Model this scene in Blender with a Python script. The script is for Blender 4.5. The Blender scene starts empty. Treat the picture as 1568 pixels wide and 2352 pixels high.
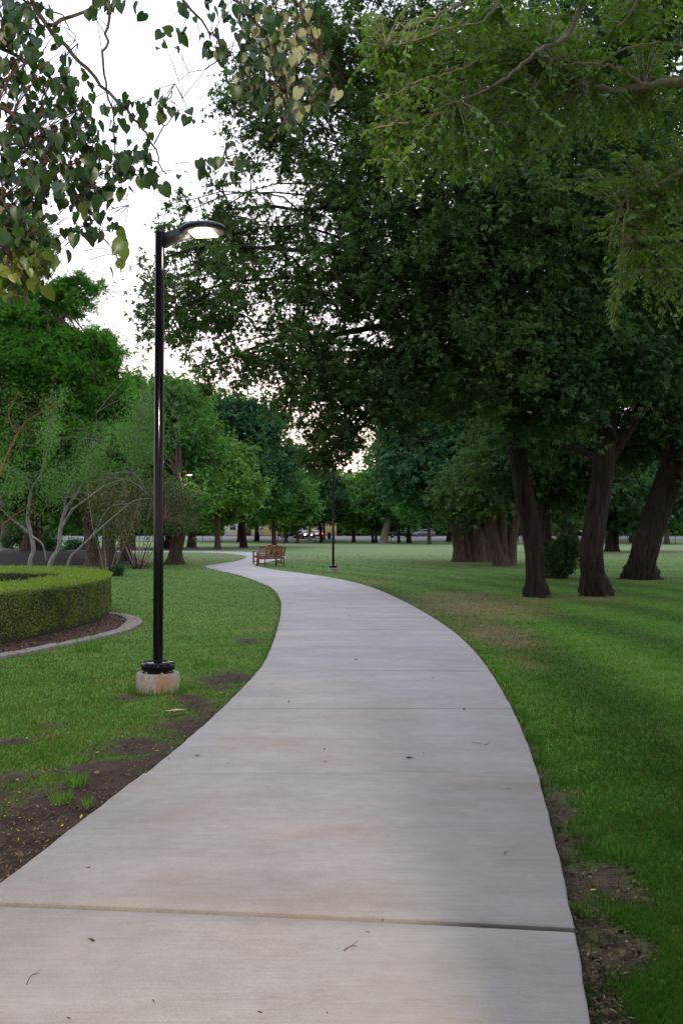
import bpy, math, random
import numpy as np
from mathutils import Vector

# ------------------------------------------------------------------ camera, sky, light
sc = bpy.context.scene
COL = sc.collection
F = 2250.0; CAMH = 1.6; PITCH = math.atan(50 / F)      # focal length in photo pixels (1568 x 2352)
cam_d = bpy.data.cameras.new('camera'); cam = bpy.data.objects.new('camera', cam_d); COL.objects.link(cam)
cam_d.sensor_fit = 'VERTICAL'; cam_d.sensor_height = 24.0; cam_d.sensor_width = 16.0
cam_d.lens = 24.0 * F / 2352; cam_d.clip_end = 2000; cam_d.clip_start = 0.05
cam.location = (0, 0, CAMH); cam.rotation_euler = (math.pi / 2 + PITCH, 0, 0)
sc.camera = cam
SUN_EL, SUN_ROT = math.radians(6), math.radians(-5)
w = bpy.data.worlds.new('World'); sc.world = w; w.use_nodes = True
nt = w.node_tree; bg = nt.nodes['Background']
sky = nt.nodes.new('ShaderNodeTexSky'); sky.sky_type = 'NISHITA'; sky.sun_disc = False
sky.sun_elevation = SUN_EL; sky.sun_rotation = SUN_ROT; sky.air_density = 1.0; sky.dust_density = 2.0; sky.ozone_density = 1.0
tc = nt.nodes.new('ShaderNodeTexCoord'); sp = nt.nodes.new('ShaderNodeSeparateXYZ')
nt.links.new(tc.outputs['Generated'], sp.inputs[0])
rp = nt.nodes.new('ShaderNodeValToRGB')                # thin even dusk cloud: pink low down, pale lavender above
e = rp.color_ramp.elements
e[0].position = 0.0; e[0].color = (1.0, 0.76, 0.79, 1)
e[1].position = 0.55; e[1].color = (0.76, 0.87, 1.06, 1)
m1 = rp.color_ramp.elements.new(0.22); m1.color = (0.92, 0.88, 1.0, 1)
nt.links.new(sp.outputs['Z'], rp.inputs[0])
sc1 = nt.nodes.new('ShaderNodeMixRGB'); sc1.blend_type = 'MULTIPLY'; sc1.inputs[0].default_value = 1
sc1.inputs[2].default_value = (8.5, 8.5, 8.5, 1)
nt.links.new(rp.outputs[0], sc1.inputs[1])
mx = nt.nodes.new('ShaderNodeMixRGB'); mx.inputs[0].default_value = 0.93
nt.links.new(sky.outputs[0], mx.inputs[1]); nt.links.new(sc1.outputs[0], mx.inputs[2])
nt.links.new(mx.outputs[0], bg.inputs[0]); bg.inputs[1].default_value = 0.12
sd = bpy.data.lights.new('sun', 'SUN'); sd.energy = 0.35; sd.angle = math.radians(25); sd.color = (1, 0.85, 0.75)
so = bpy.data.objects.new('sun', sd); COL.objects.link(so)
so.rotation_euler = (math.radians(90 - 30), 0, math.radians(180 + 5)); so.location = (0, 60, 40)
sc.view_settings.view_transform = 'Standard'; sc.view_settings.look = 'None'
sc.view_settings.exposure = 0.85; sc.view_settings.gamma = 1
sc.cycles.max_bounces = 6; sc.cycles.diffuse_bounces = 3; sc.cycles.transmission_bounces = 3
sc.cycles.transparent_max_bounces = 4; sc.cycles.caustics_reflective = False; sc.cycles.caustics_refractive = False

# ------------------------------------------------------------------ helpers
rng = np.random.default_rng(7); random.seed(7)
cp, spn = math.cos(PITCH), math.sin(PITCH)
def ray(px, py):
    dx = (px - 784) / F; dz = (1176 - py) / F
    return dx, cp - dz * spn, spn + dz * cp
def P(px, py, Y):
    a, b, c = ray(px, py); s = Y / b
    return np.array([a * s, Y, CAMH + c * s])
def G(px, py, z=0.0):
    a, b, c = ray(px, py); s = (z - CAMH) / c
    return np.array([a * s, b * s, z])

def tag(o, label=None, cat=None, group=None, kind=None):
    if label: o['label'] = label
    if cat: o['category'] = cat
    if group: o['group'] = group
    if kind: o['kind'] = kind
    return o
def empty(name, loc, label, cat, group=None):
    o = bpy.data.objects.new(name, None); COL.objects.link(o); o.location = tuple(loc); o.empty_display_size = .2
    return tag(o, label, cat, group)
def link(name, me, mat, parent=None, off=None):
    o = bpy.data.objects.new(name, me); COL.objects.link(o)
    if mat: me.materials.append(mat)
    if parent is not None:
        o.parent = parent
        if off is not None: o.location = tuple(off)
    return o
def np_mesh(name, V, faces, smooth=False, tint=None, col=None, uv=None):
    """faces: list of (M,k) int arrays"""
    V = np.asarray(V, dtype=np.float32); faces = [np.asarray(f, dtype=np.int32) for f in faces if len(f)]
    me = bpy.data.meshes.new(name); me.vertices.add(len(V)); me.vertices.foreach_set('co', V.ravel())
    nl = sum(f.size for f in faces); npoly = sum(len(f) for f in faces)
    me.loops.add(nl); me.loops.foreach_set('vertex_index', np.concatenate([f.ravel() for f in faces]))
    st = []; c = 0
    for f in faces:
        st.append(c + np.arange(len(f)) * f.shape[1]); c += f.size
    me.polygons.add(npoly); me.polygons.foreach_set('loop_start', np.concatenate(st).astype(np.int32))
    if smooth: me.polygons.foreach_set('use_smooth', np.ones(npoly, dtype=bool))
    me.update(calc_edges=True)
    if tint is not None:
        a = me.attributes.new('tint', 'FLOAT', 'POINT'); a.data.foreach_set('value', np.asarray(tint, np.float32))
    if col is not None:
        c4 = np.ones((len(V), 4), np.float32); c4[:, :3] = col
        a = me.attributes.new('col', 'FLOAT_COLOR', 'POINT'); a.data.foreach_set('color', c4.ravel())
    me.validate(); return me

class MB:
    """collects tubes, boxes and lathes into one mesh"""
    def __init__(s): s.V = []; s.Fq = []; s.Ft = []; s.Fn = []; s.n = 0
    def add(s, V, q=None, t=None):
        V = np.asarray(V, float)
        if q is not None and len(q): s.Fq.append(np.asarray(q) + s.n)
        if t is not None and len(t): s.Ft.append(np.asarray(t) + s.n)
        s.V.append(V); s.n += len(V)
    def tube(s, pts, rad, sides=8, cap=True, wob=0, seed=0, ridge=0, foot=None):
        pts = np.asarray(pts, float); n = len(pts); rad = np.broadcast_to(np.asarray(rad, float), (n,))
        T = np.gradient(pts, axis=0); T /= np.linalg.norm(T, axis=1)[:, None] + 1e-9
        up = np.array([0, 0, 1.0]) if abs(T[0][2]) < .9 else np.array([1.0, 0, 0])
        a = np.linspace(0, 2 * math.pi, sides, endpoint=False); V = []
        U = np.cross(T[0], up); U /= np.linalg.norm(U)
        r = np.random.default_rng(seed); ph = r.uniform(0, 6.28, 4)
        for i in range(n):
            U = U - T[i] * np.dot(U, T[i]); U /= np.linalg.norm(U) + 1e-9
            W = np.cross(T[i], U)
            rr = rad[i] * (1 + wob * (np.sin(3 * a + ph[0] + i * .35) * .6 + np.sin(5 * a + ph[1] - i * .25) * .4 + np.sin(2 * a + ph[2] + i * .9) * .4))
            if ridge:
                u = i * .16
                rr = rr * (1 + .022 * np.sin(13 * a + 2.1 * np.sin(u) + ph[3]) + .018 * np.sin(21 * a - 1.7 * np.sin(u * 1.3 + 1)) + .010 * np.sin(34 * a + 3 * np.sin(u * 2.1)) + .012 * r.normal(0, 1, sides))
                if foot is not None: rr = rr * (1 + foot[i] * (.22 * np.cos(5 * a + ph[0]) + .14 * np.cos(3 * a + ph[1]) + .06 * np.cos(9 * a)))
            V.append(pts[i] + np.outer(np.cos(a) * rr, U) + np.outer(np.sin(a) * rr, W))
        V = np.concatenate(V); i0 = np.arange(n - 1)[:, None] * sides + np.arange(sides)[None]
        j = np.arange(n - 1)[:, None] * sides + (np.arange(sides)[None] + 1) % sides
        q = np.stack([i0, j, j + sides, i0 + sides], -1).reshape(-1, 4); t = None
        if cap:
            V = np.vstack([V, pts[0], pts[-1]]); k = np.arange(sides); b = n * sides
            t = np.concatenate([np.stack([(k + 1) % sides, k, np.full(sides, b)], -1),
                                np.stack([(n - 1) * sides + k, (n - 1) * sides + (k + 1) % sides, np.full(sides, b + 1)], -1)])
        s.add(V, q, t)
    def box(s, c, d, rz=0, M=None, bev=0.0):
        x, y, z = np.array(d) / 2
        if bev <= 0:
            V = np.array([[-x, -y, -z], [x, -y, -z], [x, y, -z], [-x, y, -z], [-x, -y, z], [x, -y, z], [x, y, z], [-x, y, z]])
            q = [[0, 3, 2, 1], [4, 5, 6, 7], [0, 1, 5, 4], [1, 2, 6, 5], [2, 3, 7, 6], [3, 0, 4, 7]]
        else:
            b = min(bev, x * .9, y * .9, z * .9); V = []
            for zz, e_ in ((-z, b), (-z + b, 0), (z - b, 0), (z, b)):
                ex, ey = x - e_, y - e_
                V += [[-ex + b, -ey, zz], [ex - b, -ey, zz], [ex, -ey + b, zz], [ex, ey - b, zz], [ex - b, ey, zz], [-ex + b, ey, zz], [-ex, ey - b, zz], [-ex, -ey + b, zz]]
            V = np.array(V); q = []
            for l in range(3):
                for k in range(8): q.append([l * 8 + k, l * 8 + (k + 1) % 8, l * 8 + 8 + (k + 1) % 8, l * 8 + 8 + k])
            for o_, f in ((0, -1), (24, 1)):
                for a in ([0, 1, 4, 5], [1, 2, 3, 4], [5, 6, 7, 0]):
                    a = [o_ + v for v in a]; q.append(a if f > 0 else a[::-1])
        if M is not None: V = V @ np.asarray(M).T
        cz, sz = math.cos(rz), math.sin(rz); V = V @ np.array([[cz, sz, 0], [-sz, cz, 0], [0, 0, 1]])
        s.add(V + np.array(c), q)
    def lathe(s, prof, c=(0, 0, 0), sides=32, sx=1, sy=1):
        a = np.linspace(0, 2 * math.pi, sides, endpoint=False); V = []
        for r, z in prof: V.append(np.stack([np.cos(a) * r * sx, np.sin(a) * r * sy, np.full(sides, z)], -1))
        n = len(prof); V = np.concatenate(V) + np.array(c)
        i0 = np.arange(n - 1)[:, None] * sides + np.arange(sides)[None]; j = np.arange(n - 1)[:, None] * sides + (np.arange(sides)[None] + 1) % sides
        s.add(V, np.stack([i0, j, j + sides, i0 + sides], -1).reshape(-1, 4))
    def prism(s, poly, z0, z1, M=None):
        """extruded polygon (convex-ish fan from centroid)"""
        poly = np.asarray(poly, float); n = len(poly); c = poly.mean(0)
        V = np.vstack([np.c_[poly, np.full(n, z0)], np.c_[poly, np.full(n, z1)], [c[0], c[1], z0], [c[0], c[1], z1]])
        k = np.arange(n); k1 = (k + 1) % n
        if M is not None: V = V @ np.asarray(M).T
        s.add(V, np.stack([k, k1, k1 + n, k + n], -1), np.concatenate([np.stack([k1, k, np.full(n, 2 * n)], -1), np.stack([k + n, k1 + n, np.full(n, 2 * n + 1)], -1)]))
    def mesh(s, name, smooth=False, tint=None):
        V = np.concatenate(s.V); f = []
        if s.Fq: f.append(np.concatenate(s.Fq))
        if s.Ft: f.append(np.concatenate(s.Ft))
        return np_mesh(name, V, f, smooth)
    def build(s, name, mat, parent=None, smooth=False, off=None):
        o = link(name, s.mesh(name, smooth), mat, parent, off)
        if smooth == 'auto': pass
        return o
def autosmooth(o, deg=40):
    me = o.data; me.polygons.foreach_set('use_smooth', np.ones(len(me.polygons), dtype=bool))
    try: me.set_sharp_from_angle(angle=math.radians(deg))
    except Exception: pass
    return o

# ------------------------------------------------------------------ materials
def mat(name, base=(.5, .5, .5), rough=.7, metal=0, spec=.5, emit=None, es=0):
    m = bpy.data.materials.new(name); m.use_nodes = True; b = m.node_tree.nodes['Principled BSDF']
    b.inputs['Base Color'].default_value = (*base, 1); b.inputs['Roughness'].default_value = rough
    b.inputs['Metallic'].default_value = metal; b.inputs['Specular IOR Level'].default_value = spec
    if emit: b.inputs['Emission Color'].default_value = (*emit, 1); b.inputs['Emission Strength'].default_value = es
    return m
def noise_mat(name, c1, c2, scale=5, rough=.8, bump=.2, stretch=(1, 1, 1), detail=6, dist=.02, spec=.3, c3=None, scale3=1):
    m = mat(name, c1, rough, 0, spec); t = m.node_tree; b = t.nodes['Principled BSDF']
    tcn = t.nodes.new('ShaderNodeTexCoord'); mp = t.nodes.new('ShaderNodeMapping'); mp.inputs['Scale'].default_value = stretch
    n = t.nodes.new('ShaderNodeTexNoise'); n.inputs['Scale'].default_value = scale; n.inputs['Detail'].default_value = detail
    n.inputs['Roughness'].default_value = .65
    r = t.nodes.new('ShaderNodeValToRGB'); r.color_ramp.elements[0].position = .32; r.color_ramp.elements[1].position = .68
    r.color_ramp.elements[0].color = (*c1, 1); r.color_ramp.elements[1].color = (*c2, 1)
    t.links.new(tcn.outputs['Object'], mp.inputs[0]); t.links.new(mp.outputs[0], n.inputs['Vector']); t.links.new(n.outputs['Fac'], r.inputs[0])
    out = r.outputs[0]
    if c3:
        n3 = t.nodes.new('ShaderNodeTexNoise'); n3.inputs['Scale'].default_value = scale3; n3.inputs['Detail'].default_value = 4
        t.links.new(tcn.outputs['Object'], n3.inputs['Vector'])
        r3 = t.nodes.new('ShaderNodeValToRGB'); r3.color_ramp.elements[0].position = .5; r3.color_ramp.elements[1].position = .65
        t.links.new(n3.outputs['Fac'], r3.inputs[0]); mm = t.nodes.new('ShaderNodeMixRGB'); mm.inputs[2].default_value = (*c3, 1)
        t.links.new(r3.outputs[0], mm.inputs[0]); t.links.new(out, mm.inputs[1]); out = mm.outputs[0]
    t.links.new(out, b.inputs['Base Color'])
    if bump:
        bp = t.nodes.new('ShaderNodeBump'); bp.inputs['Strength'].default_value = bump; bp.inputs['Distance'].default_value = dist
        t.links.new(n.outputs['Fac'], bp.inputs['Height']); t.links.new(bp.outputs[0], b.inputs['Normal'])
    return m
def leaf_mat(name, dark, mid, light, trans=.3, rough=.5, spec=.35):
    m = mat(name, mid, rough, 0, spec); t = m.node_tree; b = t.nodes['Principled BSDF']; out = t.nodes['Material Output']
    a = t.nodes.new('ShaderNodeAttribute'); a.attribute_name = 'tint'
    r = t.nodes.new('ShaderNodeValToRGB'); el = r.color_ramp.elements
    el[0].position = 0; el[0].color = (*dark, 1); el[1].position = 1; el[1].color = (*light, 1); k = el.new(.5); k.color = (*mid, 1)
    t.links.new(a.outputs['Fac'], r.inputs[0]); t.links.new(r.outputs[0], b.inputs['Base Color'])
    tr = t.nodes.new('ShaderNodeBsdfTranslucent'); mxs = t.nodes.new('ShaderNodeMixShader'); mxs.inputs[0].default_value = trans
    g = t.nodes.new('ShaderNodeMixRGB'); g.blend_type = 'MULTIPLY'; g.inputs[0].default_value = 1; g.inputs[2].default_value = (1.35, 1.35, .7, 1)
    t.links.new(r.outputs[0], g.inputs[1]); t.links.new(g.outputs[0], tr.inputs[0])
    t.links.new(b.outputs[0], mxs.inputs[1]); t.links.new(tr.outputs[0], mxs.inputs[2]); t.links.new(mxs.outputs[0], out.inputs[0])
    return m
def bark_mat(name, c1, c2, sc_=6, bump=.9):
    return noise_mat(name, c1, c2, sc_, .95, bump, (1.6, 1.6, .16), 8, .07, .15)
M = {}
M['black'] = mat('black_paint', (.004, .004, .006), .09, 0, .18)
M['black2'] = noise_mat('dark_housing', (.007, .007, .008), (.016, .016, .018), 30, .4, .05)
M['steel'] = mat('galvanised_steel', (.35, .35, .36), .35, .9)
M['lens'] = mat('lamp_lens', (1, 1, .9), .3, 0, .5, (1, .80, .38), 1.3)
M['base'] = noise_mat('footing_concrete', (.19, .17, .15), (.31, .28, .25), 14, .9, .35, c3=(.24, .14, .10), scale3=3)
M['rust'] = noise_mat('rusty_grout', (.10, .045, .025), (.22, .12, .08), 30, .9, .5)
M['bark'] = bark_mat('bark_brown', (.028, .020, .015), (.115, .082, .062), 11)
M['barkd'] = bark_mat('bark_dark', (.006, .004, .004), (.046, .034, .027), 9)
M['barkg'] = bark_mat('bark_grey', (.10, .09, .08), (.36, .33, .29), 14)
M['barkp'] = bark_mat('bark_pale', (.11, .09, .07), (.26, .22, .17), 6)
M['twig'] = noise_mat('twig_tan', (.15, .11, .08), (.30, .23, .17), 20, .85, .3, (1, 1, .5), 5, .01, .15)
M['twigr'] = mat('twig_red', (.10, .045, .04), .7, 0, .3)
M['twigo'] = mat('stem_orange', (.25, .12, .05), .7, 0, .3)
M['oak'] = leaf_mat('leaf_dark_green', (.032, .058, .020), (.060, .115, .034), (.12, .20, .065), .4, .65, .15)
M['oak2'] = leaf_mat('leaf_deep_green', (.018, .042, .014), (.036, .086, .024), (.07, .15, .045), .35, .6, .2)
M['far1'] = leaf_mat('leaf_mid_green', (.040, .10, .024), (.078, .19, .042), (.12, .28, .06), .4, .6, .2)
M['far2'] = leaf_mat('leaf_yellow_green', (.05, .12, .02), (.11, .24, .035), (.20, .36, .06), .4)
M['far3'] = leaf_mat('leaf_blue_green', (.022, .068, .032), (.042, .125, .050), (.10, .22, .08), .35, .6, .2)
M['cyp'] = leaf_mat('leaf_feathery', (.035, .12, .018), (.070, .21, .030), (.14, .33, .055), .45, .7, .15)
M['elm'] = leaf_mat('leaf_elm', (.040, .085, .010), (.085, .170, .018), (.17, .29, .035), .42)
M['redbud'] = leaf_mat('leaf_redbud', (.010, .030, .014), (.024, .054, .015), (.17, .21, .03), .35, .4)
M['redbudp'] = leaf_mat('leaf_redbud_lit', (.10, .11, .055), (.24, .24, .14), (.42, .39, .29), .35, .6)  # cream of lamplit leaves put into the colour
M['willow'] = leaf_mat('leaf_willow', (.05, .13, .025), (.10, .23, .05), (.17, .33, .09), .4)
M['olive'] = leaf_mat('leaf_olive', (.03, .045, .012), (.07, .09, .025), (.14, .13, .05), .3)
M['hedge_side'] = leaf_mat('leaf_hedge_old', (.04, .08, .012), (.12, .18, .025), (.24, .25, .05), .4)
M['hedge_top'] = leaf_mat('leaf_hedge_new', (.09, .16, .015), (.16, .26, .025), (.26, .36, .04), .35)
M['hedge_core'] = noise_mat('hedge_inside', (.010, .016, .006), (.03, .035, .014), 30, .95, .5)
M['bankm'] = noise_mat('shaded_mulch', (.008, .006, .005), (.03, .022, .016), 6, .95, 1.0, dist=.08)  # dark bare earth, darkened further in place of the tree shade
M['wood'] = noise_mat('bench_teak', (.15, .055, .025), (.27, .11, .05), 8, .5, .1, (1, 1, 6))
M['soilbed'] = noise_mat('mulch', (.015, .008, .006), (.10, .048, .032), 24, .95, 1.0, dist=.03)
M['curb'] = noise_mat('edging_concrete', (.11, .10, .085), (.24, .21, .185), 9, .9, .4, c3=(.22, .14, .10), scale3=2)

# ground / grass colours
def attr_mat(name, rough=.9, trans=0, nscale=0, namp=.5, spec=.15, bump=0):
    m = mat(name, (.1, .1, .1), rough, 0, spec); t = m.node_tree; b = t.nodes['Principled BSDF']
    a = t.nodes.new('ShaderNodeAttribute'); a.attribute_name = 'col'; out = a.outputs['Color']
    if nscale:
        tcn = t.nodes.new('ShaderNodeTexCoord'); n = t.nodes.new('ShaderNodeTexNoise'); n.inputs['Scale'].default_value = nscale; n.inputs['Detail'].default_value = 8
        n.inputs['Roughness'].default_value = .7
        t.links.new(tcn.outputs['Object'], n.inputs['Vector'])
        mr = t.nodes.new('ShaderNodeMapRange'); mr.inputs[1].default_value = .3; mr.inputs[2].default_value = .7; mr.inputs[3].default_value = 1 - namp; mr.inputs[4].default_value = 1 + namp
        t.links.new(n.outputs['Fac'], mr.inputs[0]); vm = t.nodes.new('ShaderNodeVectorMath'); vm.operation = 'SCALE'
        t.links.new(out, vm.inputs[0]); t.links.new(mr.outputs[0], vm.inputs['Scale']); out = vm.outputs[0]
        if bump:
            bp = t.nodes.new('ShaderNodeBump'); bp.inputs['Strength'].default_value = bump; bp.inputs['Distance'].default_value = .03
            t.links.new(n.outputs['Fac'], bp.inputs['Height']); t.links.new(bp.outputs[0], b.inputs['Normal'])
    t.links.new(out, b.inputs['Base Color'])
    if trans:
        o = t.nodes['Material Output']; tr = t.nodes.new('ShaderNodeBsdfTranslucent'); mxs = t.nodes.new('ShaderNodeMixShader'); mxs.inputs[0].default_value = trans
        t.links.new(out, tr.inputs[0]); t.links.new(b.outputs[0], mxs.inputs[1]); t.links.new(tr.outputs[0], mxs.inputs[2]); t.links.new(mxs.outputs[0], o.inputs[0])
    return m
M['ground'] = attr_mat('lawn_ground', .95, 0, 9, .22, .1, .2)
M['blade'] = attr_mat('grass_blade', .8, .5, 0, 0, .2)
M['litter'] = attr_mat('fallen_leaf', .8, 0, 0, 0, .2)

# concrete path
def path_material():
    m = mat('path_concrete', (.4, .4, .4), .85, 0, .25); t = m.node_tree; b = t.nodes['Principled BSDF']; L = t.links.new
    tcn = t.nodes.new('ShaderNodeTexCoord')
    def nz(scale, detail, stretch=(1, 1, 1), rough=.6):
        mp = t.nodes.new('ShaderNodeMapping'); mp.inputs['Scale'].default_value = stretch; n = t.nodes.new('ShaderNodeTexNoise')
        n.inputs['Scale'].default_value = scale; n.inputs['Detail'].default_value = detail; n.inputs['Roughness'].default_value = rough
        L(tcn.outputs['Object'], mp.inputs[0]); L(mp.outputs[0], n.inputs['Vector']); return n.outputs['Fac']
    def ramp(f, p0, p1, c0, c1):
        r = t.nodes.new('ShaderNodeValToRGB'); r.color_ramp.elements[0].position = p0; r.color_ramp.elements[1].position = p1
        r.color_ramp.elements[0].color = (*c0, 1); r.color_ramp.elements[1].color = (*c1, 1); L(f, r.inputs[0]); return r.outputs[0]
    def mixc(f, a, bcol, blend='MIX', fac=None):
        x = t.nodes.new('ShaderNodeMixRGB'); x.blend_type = blend
        if fac is not None: x.inputs[0].default_value = fac
        else: L(f, x.inputs[0])
        L(a, x.inputs[1])
        if isinstance(bcol, tuple): x.inputs[2].default_value = (*bcol, 1)
        else: L(bcol, x.inputs[2])
        return x.outputs[0]
    a = t.nodes.new('ShaderNodeAttribute'); a.attribute_name = 'col'
    c = mixc(None, a.outputs['Color'], ramp(nz(1.3, 5), .3, .7, (.90, .89, .88), (1.06, 1.06, 1.07)), 'MULTIPLY', 1)
    c = mixc(None, c, ramp(nz(1.1, 4, (.5, 1.8, 1), .7), .35, .68, (.82, .80, .80), (1.04, 1.04, 1.04)), 'MULTIPLY', .6)   # broom and damp bands across
    c = mixc(None, c, ramp(nz(.9, 5, (1, 1, 1)), .50, .68, (1, 1, 1), (.95, .84, .74)), 'MULTIPLY', .7)                   # rusty soil stains
    c = mixc(None, c, ramp(nz(34, 7, (.10, 2.2, 1), .85), .36, .64, (.86, .86, .86), (1.10, 1.10, 1.10)), 'MULTIPLY', .6)
    c = mixc(None, c, ramp(nz(130, 2), .66, .74, (1, 1, 1), (.55, .50, .46)), 'MULTIPLY', .7)
    c = mixc(None, c, ramp(nz(22, 8, (.12, 5, 1), .75), .3, .7, (.93, .93, .93), (1.05, 1.05, 1.05)), 'MULTIPLY', .35)   # broom lines
    c = mixc(None, c, ramp(nz(260, 3, (1, 1, 1), .8), .32, .68, (.74, .73, .72), (1.22, 1.21, 1.19)), 'MULTIPLY', .9)     # grit
    c = mixc(None, c, ramp(nz(7, 8, (1, 1, 1), .75), .35, .62, (.90, .89, .88), (1.03, 1.03, 1.03)), 'MULTIPLY', .8)
    c = mixc(None, c, ramp(nz(3.3, 6, (.5, 1.4, 1), .8), .60, .72, (1, 1, 1), (.80, .78, .76)), 'MULTIPLY', .7)
    L(c, b.inputs['Base Color'])
    bp = t.nodes.new('ShaderNodeBump'); bp.inputs['Strength'].default_value = .7; bp.inputs['Distance'].default_value = .005
    L(nz(90, 6, (.3, 3, 1), .8), bp.inputs['Height']); L(bp.outputs[0], b.inputs['Normal'])
    return m
M['path'] = path_material()

# ------------------------------------------------------------------ path geometry
ST = [((-2.9, -5), (-.75, -5)), ((-2.5, -3), (-.3, -3)), ((-2.05, 0), (.25, 0)), ((-1.68, 3.2), (.807, 3.2)), ((-1.554, 4.46), (1.01, 4.46)),
      ((-1.395, 5.88), (1.21, 5.88)), ((-1.24, 7.26), (1.39, 7.26)), ((-1.085, 9.25), (1.58, 9.25)), ((-.968, 11.84), (1.75, 11.84)),
      ((-1.0, 14.17), (1.83, 14.17)), ((-1.09, 16.8), (1.82, 16.8)), ((-1.24, 20.1), (1.68, 20.1)), ((-1.515, 24.2), (1.40, 24.3)),
      ((-2.08, 29.2), (.87, 29.6)), ((-2.95, 33.6), (-.0, 34.4)), ((-4.2, 39), (-1.3, 39)), ((-5.6, 43.6), (-2.7, 42.8)),
      ((-6.7, 48), (-3.9, 47.4)), ((-6.6, 51.5), (-4.5, 51)), ((-6.15, 57), (-4.1, 57)), ((-6.3, 64), (-3.7, 64)), ((-7.0, 71), (-4.5, 74)),
      ((-8.7, 78), (-7.0, 84)), ((-11, 82.5), (-10.5, 89)), ((-16, 85.5), (-16, 92)), ((-40, 87.5), (-40, 93.5)), ((-90, 89), (-90, 95))]
def catmull(A, n):
    A = np.array(A, float); out = []
    for i in range(len(A) - 1):
        p0, p1, p2, p3 = A[max(i - 1, 0)], A[i], A[i + 1], A[min(i + 2, len(A) - 1)]
        for k in range(n):
            t = k / n
            out.append(.5 * (2 * p1 + (p2 - p0) * t + (2 * p0 - 5 * p1 + 4 * p2 - p3) * t * t + (3 * p1 - p0 - 3 * p2 + p3) * t ** 3))
    out.append(A[-1]); return np.array(out)
PL = catmull([s[0] for s in ST], 24); PR = catmull([s[1] for s in ST], 24)
mY = PL[:, 1] < 47
def edgeL(y): return np.interp(y, PL[mY][:, 1], PL[mY][:, 0])
mR = PR[:, 1] < 47
def edgeR(y): return np.interp(y, PR[mR][:, 1], PR[mR][:, 0])
POLY = np.vstack([PL[::4], PR[::-4]])
def in_path(x, y, POLY=POLY):
    c = np.zeros(np.shape(x), bool); n = len(POLY); j = n - 1
    for i in range(n):
        xi, yi = POLY[i]; xj, yj = POLY[j]
        if yi != yj: c ^= ((yi > y) != (yj > y)) & (x < (xj - xi) * (y - yi) / (yj - yi) + xi)
        j = i
    return c
def sines(x, y, z=0, f=1.0, s=0):
    return (np.sin(f * (1.7 * x + .9 * y + .6 * z) + s) + np.sin(f * (-1.1 * x + 2.1 * y - .8 * z) + 1.3 * s + 2) + np.sin(f * (.6 * x - 1.4 * y + 2.3 * z) + .7 * s + 4)
            + .6 * np.sin(f * (3.9 * x + 2.7 * y + 3.1 * z) + 2 * s) + .6 * np.sin(f * (-3.3 * x + 4.1 * y - 2.9 * z) + s)) / 4.2

def terrain(x, y):
    t = np.clip((y - 158) / 40, 0, 1); return 1.15 * t * t * (3 - 2 * t) + 0 * x

# soil / dry blobs given where the photo shows them: (px, py, rx, ry, strength)
SOIL = [(560, 1590, 60, 20, .8), (420, 1680, 90, 20, .8), (1260, 1800, 40, 30, .9), (1325, 2000, 30, 60, 1.0), (1350, 2200, 40, 80, 1.0), (40, 1915, 260, 130, 1.3), (180, 1830, 170, 65, 1.2), (320, 1705, 130, 34, 1.0), (250, 1760, 120, 40, 1.0), (520, 1555, 90, 30, .9), (450, 1610, 90, 25, .8),
        (290, 1596, 70, 12, .8), (440, 1592, 60, 9, .8), (30, 1695, 90, 18, .7), (130, 1655, 90, 12, .6), (570, 1468, 55, 14, .7), (530, 1385, 30, 6, .5), (-100, 1850, 150, 120, 1),
        (1270, 1840, 60, 45, 1.1), (1300, 1930, 40, 90, .9), (1330, 2050, 50, 120, 1.1), (1400, 2010, 80, 70, .9), (1420, 2150, 80, 60, .9), (1400, 2300, 60, 90, 1.0), (1230, 1770, 30, 30, .6),
        (390, 1640, 40, 12, .5), (300, 1560, 60, 8, .3)]
DRY = [(1238, 1374, 70, 9, .9), (1368, 1372, 85, 9, .9), (1470, 1333, 70, 5, .9), (1090, 1293, 60, 3, .8), (1160, 1302, 40, 3, .8), (1090, 1392, 170, 28, 1.0), (1130, 1450, 110, 42, .9), (1040, 1368, 140, 14, .8), (860, 1338, 60, 8, .7), (1190, 1510, 60, 34, .6), (240, 1560, 90, 30, .3), (600, 1440, 60, 20, .4), (270, 1470, 60, 15, .3)]
def blobs(x, y, B):
    v = np.zeros(np.shape(x))
    for px, py, rx, ry, s in B:
        c = G(px, py); wx = rx / F * c[1]; wy = max(.25, c[1] ** 2 / 3600 * ry)
        v = np.maximum(v, s * np.exp(-(((x - c[0]) / wx) ** 2 + ((y - c[1]) / wy) ** 2)))
    return v
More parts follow.
